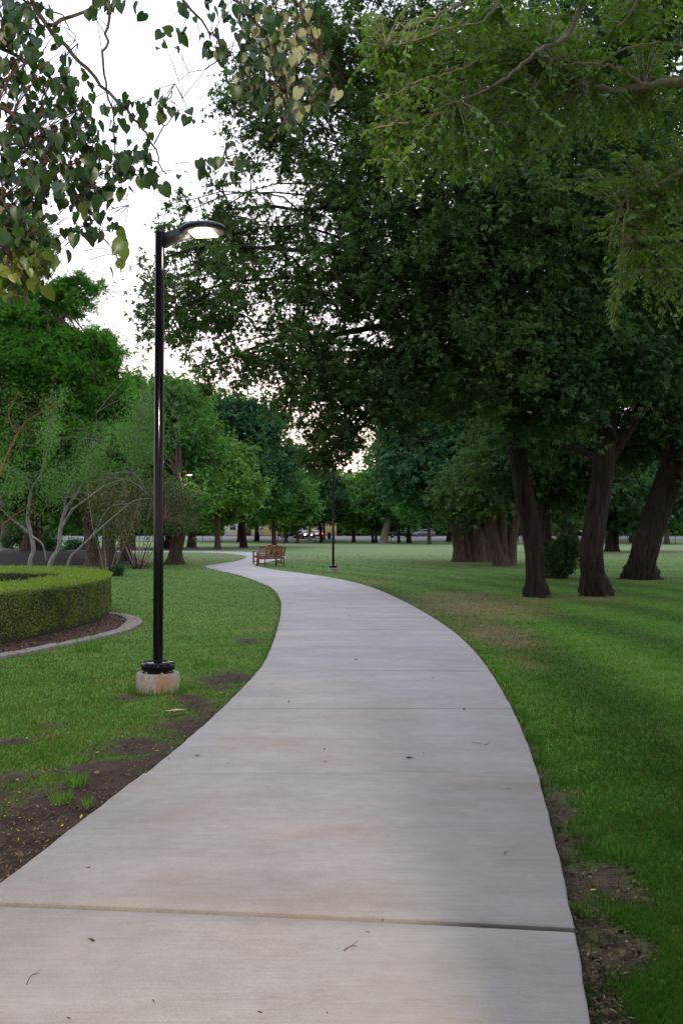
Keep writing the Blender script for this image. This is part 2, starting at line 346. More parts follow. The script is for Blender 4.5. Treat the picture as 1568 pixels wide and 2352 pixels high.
def ground_cols(x, y, r=None):
    n1 = sines(x, y, 0, 2.2, 1); n2 = sines(x, y, 0, 6.5, 5); n3 = sines(x, y, 0, .35, 3)
    soil = blobs(x, y, SOIL); side = np.where(y < 47, np.minimum(np.abs(x - edgeL(y)), np.abs(x - edgeR(y))), 9)
    soil = np.maximum(soil, .5 * np.exp(-(side / .09) ** 2))
    dl = np.where(y < 47, edgeL(y) - x, 9); dr = np.where(y < 47, x - edgeR(y), 9)
    soil = np.maximum(soil, .85 * np.exp(-(np.maximum(dl, 0) / .60) ** 2) * np.clip((11.5 - y) / 3, 0, 1) * (dl > -.1))
    soil = np.maximum(soil, .70 * np.exp(-(np.maximum(dr, 0) / .26) ** 2) * np.clip((8 - y) / 2, 0, 1) * (dr > -.1))
    soil = np.clip((soil + .30 * n2 +   .18 * n1 - .33) * 2.1, 0, 1) * (soil > .02)
    dry = np.clip((blobs(x, y, DRY) + .2 * n2 + .15 * n1 - .25) * 1.5, 0, 1) * .85
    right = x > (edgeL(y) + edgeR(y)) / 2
    # mown stripes follow the right hand edge of the path
    d = np.where(y < 47, x - edgeR(y), x + .3 * (y - 47) + 3.8); st = np.sin(2 * math.pi * (d + .35 * y * .15) / 2.1) * right * np.exp(-y / 90)
    g0 = np.stack([.046 + 0 * x, .112 + 0 * x, .014 + 0 * x], -1)
    g1 = np.stack([.105 + 0 * x, .160 + 0 * x, .026 + 0 * x], -1)
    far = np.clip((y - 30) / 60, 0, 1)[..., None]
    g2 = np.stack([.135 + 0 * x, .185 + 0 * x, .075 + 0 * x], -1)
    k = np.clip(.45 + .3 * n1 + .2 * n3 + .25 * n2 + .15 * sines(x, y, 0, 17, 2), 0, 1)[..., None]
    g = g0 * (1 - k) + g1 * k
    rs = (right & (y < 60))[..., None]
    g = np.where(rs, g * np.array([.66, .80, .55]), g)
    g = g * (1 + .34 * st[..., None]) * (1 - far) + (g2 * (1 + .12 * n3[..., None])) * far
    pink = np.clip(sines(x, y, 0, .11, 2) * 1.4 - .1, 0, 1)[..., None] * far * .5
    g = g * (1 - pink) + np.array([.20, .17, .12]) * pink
    g = g * (1 - dry[..., None]) + np.array([.16, .115, .055]) * dry[..., None]
    s0 = np.array([.040, .026, .020]) * (1 + .5 * n2[..., None])
    sr = np.array([.065, .048, .030]) * (1 + .5 * n2[..., None])
    s0 = np.where(right[..., None], sr, s0)
    return g * (1 - soil[..., None]) + s0 * soil[..., None], soil, dry

# ------------------------------------------------------------------ ground sheet
def axis_pts(segs):
    out = []
    for a, b, st in segs: out += list(np.arange(a, b, st))
    return np.array(out + [segs[-1][1]])
gy = axis_pts([(-60, -4, 4), (-4, 2, .4), (2, 9, .05), (9, 18, .09), (18, 32, .22), (32, 60, .7), (60, 150, 3), (150, 210, 2), (210, 900, 30)])
gx = axis_pts([(-600, -60, 30), (-60, -14, 2), (-14, -6, .3), (-6, 6, .07), (6, 14, .2), (14, 60, 2), (60, 600, 30)])
GX, GY = np.meshgrid(gx, gy)
gz = terrain(GX, GY)
near = np.exp(-(np.maximum(GY, 0) / 40) ** 2)
gz = gz + near * (.010 * sines(GX, GY, 0, 3.3, 2) + .02 * sines(GX, GY, 0, .8, 9)) - .028 * near
ip = in_path(GX, GY); gz = np.where(ip, gz - .06, gz)
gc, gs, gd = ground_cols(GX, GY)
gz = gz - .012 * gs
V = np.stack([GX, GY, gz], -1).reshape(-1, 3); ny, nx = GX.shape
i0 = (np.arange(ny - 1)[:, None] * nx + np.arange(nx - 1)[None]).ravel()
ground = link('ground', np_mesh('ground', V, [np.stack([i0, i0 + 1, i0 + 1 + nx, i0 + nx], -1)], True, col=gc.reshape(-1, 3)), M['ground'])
tag(ground, kind='structure')
def gheight(x, y):
    n = np.exp(-(np.maximum(y, 0) / 40) ** 2)
    return terrain(x, y) + n * (.010 * sines(x, y, 0, 3.3, 2) + .02 * sines(x, y, 0, .8, 9)) - .028 * n

# ------------------------------------------------------------------ path slabs
mid = (PL + PR) / 2; cum = np.r_[0, np.cumsum(np.linalg.norm(np.diff(mid, axis=0), axis=1))]
dens = np.linspace(0, cum[-1], int(cum[-1] / .12))
DL = np.stack([np.interp(dens, cum, PL[:, k]) for k in (0, 1)], -1); DR = np.stack([np.interp(dens, cum, PR[:, k]) for k in (0, 1)], -1)
dmid = (DL + DR) / 2
ref = dens[np.argmin(np.abs(dmid[:, 1] - 4.13))]          # first joint in view
joints = [ref + 2.44 * k for k in range(-4, 70)]; joints = [j for j in joints if dens[0] < j < dens[-1]]
bounds = [dens[0]] + joints + [dens[-1]]
slV, slF, slC = [], [], []; off = 0; r_ = np.random.default_rng(3); zprev = 0
for k in range(len(bounds) - 1):
    a, b = bounds[k] + .010, bounds[k + 1] - .010
    ds = np.linspace(a, b, max(3, int((b - a) / .1)))
    sk = .055 if abs(bounds[k] - ref) < .1 else 0; sk2 = .055 if abs(bounds[k + 1] - ref) < .1 else 0
    def at(d, A, s): return np.stack([np.interp(d + s, cum, A[:, q]) for q in (0, 1)], -1)
    tt = (ds - a) / (b - a); skew = sk * (1 - tt) + sk2 * tt
    Lp = at(ds, PL, 2.6 * skew); Rp = at(ds, PR, -2.6 * skew)
    dz = .012 if abs(bounds[k] - ref) < .1 else 0
    rows = []; e = .012
    nrm = Rp - Lp; wd = np.linalg.norm(nrm, axis=1)[:, None]; nrm = nrm / wd
    jit = (.0025 * np.sin(ds * 7.1) + .002 * np.sin(ds * 17))[:, None]
    Lp = Lp + nrm * jit; Rp = Rp + nrm * jit * .8
    tx = [0, 0, e, .25, .5, .75, -e, 0, 0]
    cols = []
    for q in range(9):
        if q < 3: p = Lp + nrm * tx[q]
        elif q < 6: p = Lp + nrm * wd * tx[q]
        else: p = Rp + nrm * (tx[q] if q == 6 else 0)
        z = [-.12, -.009, 0, .004, .006, .004, 0, -.009, -.12][q]
        zz = np.full(len(p), z + dz + .004)
        if q in (2, 3, 4, 5, 6):
            zz[0] -= .007; zz[-1] -= .007
        cols.append(np.c_[p, zz])
    # extra row near each joint so the rounded edge stays tight
    A = np.stack(cols, 1)
    first = A[0] + (A[1] - A[0]) * .12; first[2:7, 2] = A[1][2:7, 2]; last = A[-1] + (A[-2] - A[-1]) * .12; last[2:7, 2] = A[-2][2:7, 2]
    lowf = A[0].copy(); lowf[:, 2] = -.12; lowl = A[-1].copy(); lowl[:, 2] = -.12
    A = np.concatenate([[lowf], [A[0]], [first], A[1:-1], [last], [A[-1]], [lowl]])
    n = len(A); Vv = A.reshape(-1, 3); i1 = (np.arange(n - 1)[:, None] * 9 + np.arange(8)[None]).ravel()
    slV.append(Vv); slF.append(np.stack([i1, i1 + 1, i1 + 10, i1 + 9], -1) + off); off += len(Vv)
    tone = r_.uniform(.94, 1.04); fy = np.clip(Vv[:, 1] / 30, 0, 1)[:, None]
    base = np.array([.358, .322, .296]) * (1 - fy) + np.array([.392, .372, .388]) * fy  # near warmth of the lamplight put into the colour; paler and cooler far off
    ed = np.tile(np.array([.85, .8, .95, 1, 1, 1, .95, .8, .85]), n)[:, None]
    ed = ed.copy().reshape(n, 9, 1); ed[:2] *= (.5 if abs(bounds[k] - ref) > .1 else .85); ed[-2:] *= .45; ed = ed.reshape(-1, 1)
    slC.append(base * tone * ed)
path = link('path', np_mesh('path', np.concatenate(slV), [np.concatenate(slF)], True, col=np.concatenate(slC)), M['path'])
path.data.set_sharp_from_angle(angle=math.radians(50))
tag(path, kind='structure')

# ------------------------------------------------------------------ grass
def grass(N, seed):
    r = np.random.default_rng(seed)
    px = r.uniform(-260, 1830, N); py = 1275 + (2700 - 1275) * r.uniform(0, 1, N) ** 1.15
    s = CAMH / np.maximum((py - 1226) / F, 1e-3); y = s; x = (px - 784) / F * s
    j = r.uniform(0, 1, N); y = y * (1 + (j - .5) * .02)
    c, soil, dry = ground_cols(x, y)
    keep = ~in_path(x, y) & (r.uniform(0, 1, N) > np.clip(soil * 1.3, 0, .985))
    bed = in_path(x, y, BED) | in_path(x, y, BED2); keep &= ~bed
    d_ = np.where(y < 47, np.minimum(np.abs(x - edgeL(y)), np.abs(x - edgeR(y))), 9)
    x, y, c, d_, soil = x[keep], y[keep], c[keep], d_[keep], soil[keep]; n = len(x)
    hgt = (.021 + .0003 * y) * r.uniform(.6, 1.5, n) * (1 + .35 * (d_ < .12)) * (1 + .5 * np.clip(sines(x, y, 0, 4, 8), 0, 1)); wdt = (.0022 + .00050 * y) * r.uniform(.7, 1.4, n)
    hgt = np.where((x < -2) & (y < 12), hgt * 1.25, hgt)
    th = r.uniform(0, 6.283, n); lean = r.uniform(.15, 1.0, n)
    z = gheight(x, y) - .01 * soil - .006
    b = np.stack([x, y, z], -1); sd_ = np.stack([np.cos(th), np.sin(th), 0 * th], -1) * wdt[:, None]
    ph = r.uniform(0, 6.283, n); ln = np.stack([np.cos(ph) * lean * hgt, np.sin(ph) * lean * hgt, hgt], -1)
    V = np.stack([b - sd_, b + sd_, b + ln], 1).reshape(-1, 3)
    cc = c * (r.uniform(.78, 1.25, n) * (1 + .45 * np.clip((y - 6) / 22, 0, 1)))[:, None]; yl = (r.uniform(0, 1, n) < .09)[:, None]  # colour brightened with distance to offset the light that upright blades lose
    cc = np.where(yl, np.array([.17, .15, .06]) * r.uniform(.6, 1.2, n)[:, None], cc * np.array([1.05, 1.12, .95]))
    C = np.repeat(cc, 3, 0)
    return np_mesh('grass', V, [np.arange(3 * n).reshape(-1, 3)], col=C)
BED = np.array([G(*p)[:2] for p in [(-500, 1640), (-200, 1556), (0, 1512), (100, 1493), (200, 1471), (270, 1455), (310, 1441), (325, 1430), (318, 1421), (290, 1413), (245, 1408)]] + [[-5.0, 20.8], [-5.5, 22.6], [-7, 25.2], [-9, 26.4], [-16, 27], [-16, 12]])
BED2 = np.array([[-60, 52], [-20, 50], [-13, 49.5], [-10.5, 51], [-10.5, 54], [-12, 58], [-14, 66], [-26, 72], [-60, 72]])
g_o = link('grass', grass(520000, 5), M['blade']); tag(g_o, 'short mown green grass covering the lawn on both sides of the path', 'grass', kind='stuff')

# tufts of taller grass at footing, bed edge and on the bare soil
def tufts(spots, seed=1):
    r = np.random.default_rng(seed); V = []; C = []
    for (x, y, rad, h, n) in spots:
        a = r.uniform(0, 6.28, n); q = rad * np.sqrt(r.uniform(0, 1, n)); bx = x + q * np.cos(a); by = y + q * np.sin(a)
        hh = h * r.uniform(.5, 1.2, n); th = r.uniform(0, 6.28, n); wd = .0035
        z = gheight(bx, by) - .01; b = np.stack([bx, by, z], -1); sd_ = np.stack([np.cos(th), np.sin(th), 0 * th], -1) * wd
        ln = np.stack([np.cos(a) * hh * .6 * r.uniform(.2, 1, n), np.sin(a) * hh * .6 * r.uniform(.2, 1, n), hh], -1)
        V.append(np.stack([b - sd_, b + sd_, b + ln], 1).reshape(-1, 3)); c = np.array([.09, .20, .025]) * r.uniform(.6, 1.3, n)[:, None]; C.append(np.repeat(c, 3, 0))
    V = np.concatenate(V); return np_mesh('tall_grass', V, [np.arange(len(V)).reshape(-1, 3)], col=np.concatenate(C))
tf = [(*G(175, 1790)[:2], .07, .10, 120), (*G(140, 1830)[:2], .06, .08, 100), (*G(205, 1838)[:2], .03, .07, 40), (*G(450, 1575)[:2], .10, .08, 120), (*G(205, 1492)[:2], .16, .26, 130), (*G(410, 1462)[:2], .08, .12, 40),
      (*G(480, 1525)[:2], .2, .12, 200), (*G(1345, 1905)[:2], .08, .08, 100), (*G(1325, 1880)[:2], .05, .06, 60), (*G(1370, 2085)[:2], .09, .07, 100), (*G(1440, 1960)[:2], .09, .09, 100)]
lx, ly, _ = G(363, 1583)
for k in range(26):
    a = k / 26 * 6.283; tf.append((lx + .25 * math.cos(a), ly + .25 * math.sin(a), .05, .10 + .05 * math.sin(k * 2.3), 30))
tag(link('tall_grass', tufts(tf), M['blade']), 'taller tufts of grass left around the lamp footing, the mulch bed edge and the bare soil', 'grass', kind='stuff')

# fallen leaves and crumbs on the bare soil
def litter(N, seed):
    r = np.random.default_rng(seed); px = r.uniform(-50, 1568, N * 6); py = r.uniform(1470, 2352, N * 6)
    s = CAMH * F / (py - 1226); y = s; x = (px - 784) / F * s; c, soil, dry = ground_cols(x, y)
    k = (soil > .25) & ~in_path(x, y) & ~in_path(x, y, BED); x, y = x[k][:N], y[k][:N]; n = len(x)
    m = 130; cy = 3 + 17 * r.uniform(0, 1, m) ** 1.5; sd2 = r.uniform(0, 1, m); sd2 = np.where(r.uniform(0, 1, m) < .6, sd2 ** 4, sd2); cx = edgeL(cy) + (edgeR(cy) - edgeL(cy)) * (.02 + .96 * sd2); x = np.r_[x, cx]; y = np.r_[y, cy]; n += m; on = np.arange(n) >= n - m
    th = r.uniform(0, 6.28, n); L = r.uniform(.005, .016, n) * np.where(r.uniform(0, 1, n) < .12, 1.7, 1); z = np.where(on, .014, gheight(x, y) + r.uniform(-.004, .010, n))
    u = np.stack([np.cos(th), np.sin(th), r.uniform(-.5, .5, n)], -1) * L[:, None]; v = np.stack([-np.sin(th), np.cos(th), r.uniform(-.5, .5, n)], -1) * (L * r.uniform(.2, .6, n))[:, None]
    b = np.stack([x, y, z], -1); V = np.stack([b - u, b + v, b + u, b - v], 1).reshape(-1, 3)
    pal = np.array([[.05, .03, .018], [.08, .045, .025], [.12, .075, .04], [.20, .14, .08], [.30, .22, .05], [.03, .02, .014]]); c = pal[r.choice(6, n, p=[.34, .27, .15, .07, .03, .14])] * r.uniform(.7, 1.3, n)[:, None]
    return np_mesh('leaf_litter', V, [np.arange(4 * n).reshape(-1, 4)], col=np.repeat(c, 4, 0))
tag(link('leaf_litter', litter(7000, 4), M['litter']), 'scattered brown and tan leaf litter on the bare soil beside the path', 'leaf litter', kind='stuff')

# ------------------------------------------------------------------ leaves
T_DIAM = (np.array([[0, 0, 0], [.45, .5, .10], [1, 0, 0], [.45, -.5, .10]]), np.array([[0, 2, 1], [0, 3, 2]]))
def _rot(T, ang, off=(0, 0, 0), s=1):
    c, q = math.cos(ang), math.sin(ang); V = T.copy() * s; return np.stack([V[:, 0] * c - V[:, 1] * q, V[:, 0] * q + V[:, 1] * c, V[:, 2]], -1) + np.array(off)
def sprig(n=3, spread=1.0, w=.45):
    V = []; Fc = []; b = T_DIAM[0].copy(); b[:, 1] *= w / .5
    for k in range(n):
        a = (k - (n - 1) / 2) * spread; V.append(_rot(b, a, (0, 0, .08 * (k % 2)), 1 - .15 * abs(k - (n - 1) / 2))); Fc.append(T_DIAM[1] + 4 * k)
    return np.concatenate(V), np.concatenate(Fc)
T_SPRIG = (lambda: (np.concatenate([_rot(T_DIAM[0] * [1, .42, 1], a, (0, 0, z), q) for a, z, q in ((-.95, 0, .72), (.12, .10, 1.0), (.80, .03, .85))]), np.concatenate([T_DIAM[1] + 4 * k for k in range(3)])))(); T_NEED = sprig(5, .42, .07)
def ell():
    V = [[0, 0, 0], [.22, .22, .05], [.5, .30, .07], [.8, .17, .04], [1, 0, -.03], [.8, -.17, .04], [.5, -.30, .07], [.22, -.22, .05], [.5, 0, 0]]
    return np.array(V), np.array([[0, 8, 1], [1, 8, 2], [2, 8, 3], [3, 8, 4], [4, 8, 5], [5, 8, 6], [6, 8, 7], [7, 8, 0]])
T_ELL = ell()
def heart():
    pts = [(0.0, 0), (-.13, .14), (-.14, .33), (.0, .46), (.2, .52), (.42, .49), (.66, .34), (.86, .14), (1.0, 0)]
    V = [[p[0], p[1], .30 * abs(p[1]) - .16 * p[0] ** 2] for p in pts] + [[p[0], -p[1], .22 * abs(p[1]) - .16 * p[0] ** 2] for p in pts[-2:0:-1]] + [[.42, 0, -.02]]
    n = len(V) - 1; V = np.array(V); return V, np.array([[k, n, (k + 1) % n] for k in range(n)])
T_HEART = heart()
def leaves(tmpl, pos, axis, nrm, L, W, tint):
    TV, TF = tmpl; n = len(pos); k = len(TV)
    axis = axis / (np.linalg.norm(axis, axis=1)[:, None] + 1e-9)
    side = np.cross(nrm, axis); side /= np.linalg.norm(side, axis=1)[:, None] + 1e-9; nn = np.cross(axis, side)
    V = pos[:, None] + TV[None, :, 0:1] * (axis * L[:, None])[:, None] + TV[None, :, 1:2] * (side * W[:, None])[:, None] + TV[None, :, 2:3] * (nn * L[:, None])[:, None]
    Fc = (TF[None] + (np.arange(n) * k)[:, None, None]).reshape(-1, TF.shape[1])
    return V.reshape(-1, 3), Fc, np.repeat(tint, k)
def leaf_mesh(name, parts):
    V = []; Fc = []; T = []; o = 0
    for v, f, t in parts: V.append(v); Fc.append(f + o); T.append(t); o += len(v)
    return np_mesh(name, np.concatenate(V), [np.concatenate(Fc)], tint=np.clip(np.concatenate(T), 0, 1))

def bez(p0, p1, p2, p3, n):
    t = np.linspace(0, 1, n)[:, None]; return (1 - t) ** 3 * p0 + 3 * (1 - t) ** 2 * t * p1 + 3 * (1 - t) * t * t * p2 + t ** 3 * p3
def wig(pts, amp, r):
    pts = pts.copy(); n = len(pts); d = r.normal(0, amp, (n, 3)); d[0] = 0; pts += np.cumsum(d, 0) * .5; return pts

def tree(name, label, group, cat, base, stems, lobes, leafm, barkm, seed, ncl=900, npc=26, cr=.55, L=.11, tmpl=T_SPRIG, W=1.0, droop=.5, shell=.45, hole=.15, hf=.9,
         fork=None, twr=.012, wob=.06, zmin=None, limbs=2, flat=1.0, trunk_sides=16, ridge=0, local=False, twigs=True, flare=1.5):
    """stems: list of [(x,y,z,r)...] world; lobes: (cx,cy,cz,rx,ry,rz,weight) world. Returns the Empty"""
    r = np.random.default_rng(seed); base = np.asarray(base, float)
    root = empty(name, base, label, cat, group); mb = MB(); nodes = []
    for si, st in enumerate(stems):
        st = np.array(st, float); n = 14 if not ridge else 60; tt = np.linspace(0, len(st) - 1, n); A = catmull(st, 8 if not ridge else 30); A = A[(np.linspace(0, 1, n) ** (1 if not ridge else 1.6) * (len(A) - 1)).astype(int)]
        pts = A[:, :3] - base; rad = A[:, 3].copy()
        hz = np.clip(1 - (pts[:, 2]) / .7, 0, 1); rad = rad * (1 + (flare - 1) * hz ** 2)
        pts2 = np.vstack([pts[0] - [0, 0, .15], pts]); rad2 = np.r_[rad[0] * 1.1, rad]
        # denser rings low down for the root flare
        mb.tube(pts2, rad2, trunk_sides, True, wob, seed + si, ridge, np.r_[1, hz ** 1.5] if si == 0 else np.zeros(len(pts2)))
        h = len(pts) // 2 if not ridge else int(np.argmax(pts[:, 2] > .5 * pts[-1, 2]))
        for i in range(h, len(pts)): nodes.append((pts[i], rad[i]))
    ntr = len(nodes)
    tops = [(np.array(st[-1][:3]) - base, st[-1][3]) for st in stems]
    lob = [(np.array(l[:3]) - base, np.array(l[3:6]), l[6] if len(l) > 6 else 1) for l in lobes]
    for (c, e, wt) in lob:
        for q in range(limbs):
            tgt = c + e * r.uniform(-.45, .45, 3)
            cand = nodes[:ntr]
            k = int(np.argmin([np.linalg.norm(nd[0] - tgt) + .8 * max(0, nd[0][2] - tgt[2]) for nd in cand])); s, sr = cand[k]
            dv = tgt - s; Ld = np.linalg.norm(dv)
            pts = bez(s, s + np.array([dv[0] * .25, dv[1] * .25, abs(dv[2]) * .5 + Ld * .1]), s + dv * .65 + [0, 0, Ld * .08], tgt, 10); pts = wig(pts, Ld * (.03 if ridge else .012), r)
            rr = np.linspace(min(sr * .62, .05 + Ld * .018), .02, 10); mb.tube(pts, rr, 8, False, .05, seed + q)
            for i in range(2, 10): nodes.append((pts[i], rr[i]))
            for b in range(4):                                   # secondary branches
                i = r.integers(3, 9); s2 = pts[i]; t2 = c + e * r.normal(0, .55, 3); d2 = t2 - s2; l2 = np.linalg.norm(d2)
                p2 = wig(bez(s2, s2 + d2 * .3 + [0, 0, l2 * .2], s2 + d2 * .7 + [0, 0, l2 * .12], t2, 7), l2 * .04, r); r2 = np.linspace(rr[i] * .55, .010, 7)
                mb.tube(p2, r2, 5, False)
                for k2 in range(2, 7): nodes.append((p2[k2], r2[k2]))
    wts = np.array([l[2] * np.prod(l[1]) ** .62 for l in lob]); wts /= wts.sum()
    C = []; zm = -1e9 if zmin is None else zmin - base[2]
    tries = 0
    while len(C) < ncl and tries < 40:
        tries += 1; m = ncl; li = r.choice(len(lob), m, p=wts); d = r.normal(0, 1, (m, 3)); d /= np.linalg.norm(d, axis=1)[:, None]
        rad = r.uniform(0, 1, m) ** shell; pt = np.array([lob[i][0] for i in li]) + d * rad[:, None] * np.array([lob[i][1] for i in li])
        ns = sines(pt[:, 0], pt[:, 1], pt[:, 2], hf, seed) + .5 * sines(pt[:, 0], pt[:, 1], pt[:, 2], hf * 2.7, seed + 3)
        ok = (ns > -1.2 + hole * 2) & (pt[:, 2] > zm); C += list(pt[ok])
    C = np.array(C[:ncl]); NP = np.array([nd[0] for nd in nodes])
    ND = np.array([NP[np.argmin(((NP - c) ** 2).sum(1) + 1e-6)] for c in C])
    if twigs:
        for c, s in zip(C, ND):
            d = c - s; l = np.linalg.norm(d)
            if l < .15: continue
            if l > 1.1: s = c - d / l * 1.0; d = c - s; l = 1.0
            pts = bez(s, s + d * .35 + [0, 0, l * .15], s + d * .7 + [0, 0, l * .1], c, 4); mb.tube(pts, [twr * 1.6, twr * 1.2, twr, twr * .5], 3, False)
    tr = mb.build('trunk', barkm, root, True)
    n = len(C) * npc; ci = np.repeat(np.arange(len(C)), npc); d = r.normal(0, 1, (n, 3)); q = np.abs(r.normal(0, .6, n))
    d /= np.linalg.norm(d, axis=1)[:, None]; csz = r.uniform(.6, 1.35, len(C))[ci]
    pos = C[ci] + d * (q * csz)[:, None] * cr * np.array([1, 1, flat])
    outw = d * .6 + r.normal(0, .5, (n, 3)) + np.array([0, 0, -droop]); nr = r.normal(0, .55, (n, 3)) + np.array([0, 0, 1.0])
    tone = (.5 + .28 * sines(C[:, 0], C[:, 1], C[:, 2], 1.3, seed) + r.normal(0, .10, len(C)))[ci] + r.normal(0, .14, n)
    LL = L * r.uniform(.65, 1.35, n); v, f, t = leaves(tmpl, pos, outw, nr, LL, LL * W, tone)
    cw = leaf_mesh('crown', [(v, f, t)]); link('crown', cw, leafm, root)
    return root
def copy_tree(o, loc, rz=0, s=1, label=None, group=None):
    c = o.copy(); COL.objects.link(c); c.location = tuple(loc); c.rotation_euler = (0, 0, rz); c.scale = (s, s, s) if np.isscalar(s) else s
    if label: c['label'] = label
    if group: c['group'] = group
    for ch in list(o.children):
        d = ch.copy(); COL.objects.link(d); d.parent = c
        for gch in list(ch.children):
            e_ = gch.copy(); COL.objects.link(e_); e_.parent = d
    return c
def lobe(px, py, rx, ry, Y, ry_d, w=1.0):
    p = P(px, py, Y); return (p[0], p[1], p[2], rx / F * Y, ry_d, ry / F * Y, w)

exec_objects = True
# ------------------------------------------------------------------ big trees on the right
def stemP(lst, Y, dY=0):      # lst: (px, py, r) from photo at depth Y
    return [(*P(a, b, Y + dY * i), rr) for i, (a, b, rr) in enumerate(lst)]
b1 = G(1232, 1370)
tree('shade_tree', 'big dark green shade tree leaning left over the path beside the brown patch of lawn', 'large shade trees on the right lawn', 'tree', b1,
     [[(b1[0], b1[1], 0, .24), (*P(1222, 1250, 25), .225), (*P(1200, 1120, 25), .22), (*P(1180, 980, 24.9), .24), (*P(1150, 820, 24.5), .21), (*P(1100, 600, 24), .17), (*P(1040, 380, 24), .12)]],
     [lobe(590, 650, 250, 130, 23, 3.2, .6), lobe(520, 520, 160, 80, 23, 2.4, .55), lobe(600, 270, 130, 130, 24, 2.5, .50), lobe(760, 120, 210, 150, 24, 3, .8), lobe(800, 380, 170, 150, 23.5, 3, .8),
      lobe(870, 620, 220, 240, 23.5, 3.5, 1.0), lobe(720, 860, 130, 130, 22.5, 2.2, .9), lobe(440, 740, 130, 70, 23, 2, .55), lobe(520, 850, 120, 50, 23, 2, .45), lobe(1100, 560, 230, 270, 24, 4, 1.3), lobe(1080, 820, 230, 150, 23, 3, 1.2),
      lobe(765, 1000, 80, 70, 22.5, 1.3, .8), lobe(900, 900, 130, 90, 23, 2, 1.0), lobe(1000, 200, 250, 180, 26, 4, 1.0), lobe(380, 640, 90, 60, 23, 1.5, .4), lobe(740, 1060, 55, 25, 22.5, .7, .8)],
     M['oak'], M['barkd'], 11, ncl=3000, npc=34, cr=.42, L=.125, hole=.38, hf=1.5, trunk_sides=48, ridge=1, limbs=1, flare=1.22)
b2 = G(1365, 1366)
tree('shade_tree', 'big shade tree with a thick dark upright trunk forking to the right', 'large shade trees on the right lawn', 'tree', b2,
     [[(b2[0], b2[1], 0, .33), (*P(1358, 1280, 25.3), .29), (*P(1368, 1180, 25.3), .28), (*P(1385, 1070, 25.3), .27), (*P(1395, 960, 25.3), .25), (*P(1400, 760, 25.3), .2), (*P(1390, 500, 25.3), .15)],
      [(*P(1385, 1075, 25.3), .17), (*P(1425, 1010, 25.2), .15), (*P(1475, 930, 25), .13), (*P(1560, 780, 25), .12)]],
     [lobe(1330, 480, 260, 280, 25.5, 4.5, 1.2), lobe(1280, 780, 190, 170, 24.5, 3, 1.2), lobe(1500, 620, 200, 280, 27, 4, 1.0), lobe(1400, 150, 320, 220, 27, 5, 1), lobe(1250, 930, 130, 80, 23.5, 1.5, .9), lobe(1230, 1010, 120, 60, 28, 1.5, .8),
      lobe(1330, 880, 90, 60, 23.5, 1.2, .7), lobe(1460, 850, 110, 80, 24, 1.5, .9)],
     M['oak2'], M['barkd'], 12, ncl=2400, npc=38, cr=.55, L=.145, hole=.12, trunk_sides=56, ridge=1, hf=1.0, limbs=2, droop=.9, flare=1.3)
b3 = G(1470, 1329)
tree('shade_tree', 'massive dark tree leaning hard to the right with a wide flared foot', 'large shade trees on the right lawn', 'tree', b3,
     [[(b3[0], b3[1], 0, .50), (*P(1472, 1290, 34.6), .47), (*P(1497, 1210, 34.6), .46), (*P(1530, 1110, 34.6), .44), (*P(1560, 1020, 34.6), .38), (*P(1600, 850, 34.6), .3)],
      [(*P(1528, 1115, 34.6), .25), (*P(1535, 1040, 34.3), .24), (*P(1533, 960, 34.2), .18), (*P(1520, 850, 34), .12)]],
     [lobe(1600, 700, 230, 250, 35, 5, 1), lobe(1480, 850, 160, 140, 35, 4, 1), lobe(1450, 1010, 110, 70, 37, 2.5, .8), lobe(1560, 970, 90, 60, 33.5, 2, .5), lobe(1640, 1050, 60, 60, 33, 2, .5)],
     M['oak2'], M['barkd'], 13, ncl=1500, npc=30, cr=.65, L=.18, hole=.03, trunk_sides=56, ridge=1, hf=.8, limbs=2, droop=.8, flare=1.42)
# clump of old trunks
def clump(label, px, py, stems, lobes, seed, lm='oak', bm='bark', **k):
    b = G(px, py); Y = b[1]
    S = [[(*P(a, py - (0 if i else 0), Y + (j % 2) * .3)[:2], 0, rr) if i == 0 else (*P(a, q, Y + (j % 2) * .3), rr) for i, (a, q, rr) in enumerate(st)] for j, st in enumerate(stems)]
    return tree('shade_tree', label, 'large shade trees on the right lawn', 'tree', b, S, lobes, M[lm], M[bm], seed, **k)
clump('old tree with several fat brown trunks fused in a clump on the right lawn', 1082, 1290,
      [[(1056, 1290, .42), (1052, 1240, .36), (1045, 1180, .33), (1035, 1080, .25)], [(1080, 1290, .48), (1070, 1240, .42), (1062, 1190, .36), (1060, 1080, .28)], [(1100, 1290, .42), (1096, 1240, .40), (1085, 1180, .36), (1088, 1080, .28)], [(1118, 1291, .30), (1112, 1240, .28), (1110, 1180, .25), (1112, 1080, .2)]],
      [lobe(1040, 1080, 150, 90, 56, 5, 1), lobe(960, 1060, 100, 110, 57, 4, .9), lobe(1100, 1000, 150, 120, 57, 5, 1), lobe(1120, 1140, 110, 60, 56, 3.5, .9), lobe(1010, 900, 140, 120, 58, 5, .9), lobe(930, 960, 80, 90, 57, 3, .8)], 14, 'far3', 'bark', ncl=1700, npc=28, cr=.85, L=.30, hole=.05, hf=.5, twr=.02, flare=1.25, wob=.12)
clump('old two-stemmed tree spreading in a V from one low foot', 1160, 1300,
      [[(1152, 1300, .42), (1140, 1262, .34), (1128, 1215, .30), (1120, 1140, .24)], [(1168, 1300, .38), (1172, 1255, .30), (1178, 1210, .27), (1180, 1120, .22)], [(1158, 1285, .2), (1156, 1250, .2), (1150, 1200, .18), (1150, 1120, .15)]],
      [lobe(1150, 1090, 120, 80, 48.6, 4, 1), lobe(1200, 1000, 130, 110, 49, 4, 1), lobe(1080, 1130, 90, 50, 48, 3, .8)], 15, 'oak', 'bark', ncl=1000, npc=20, cr=.75, L=.26, hole=.05, hf=.6, twr=.018, flare=1.2, wob=.12)
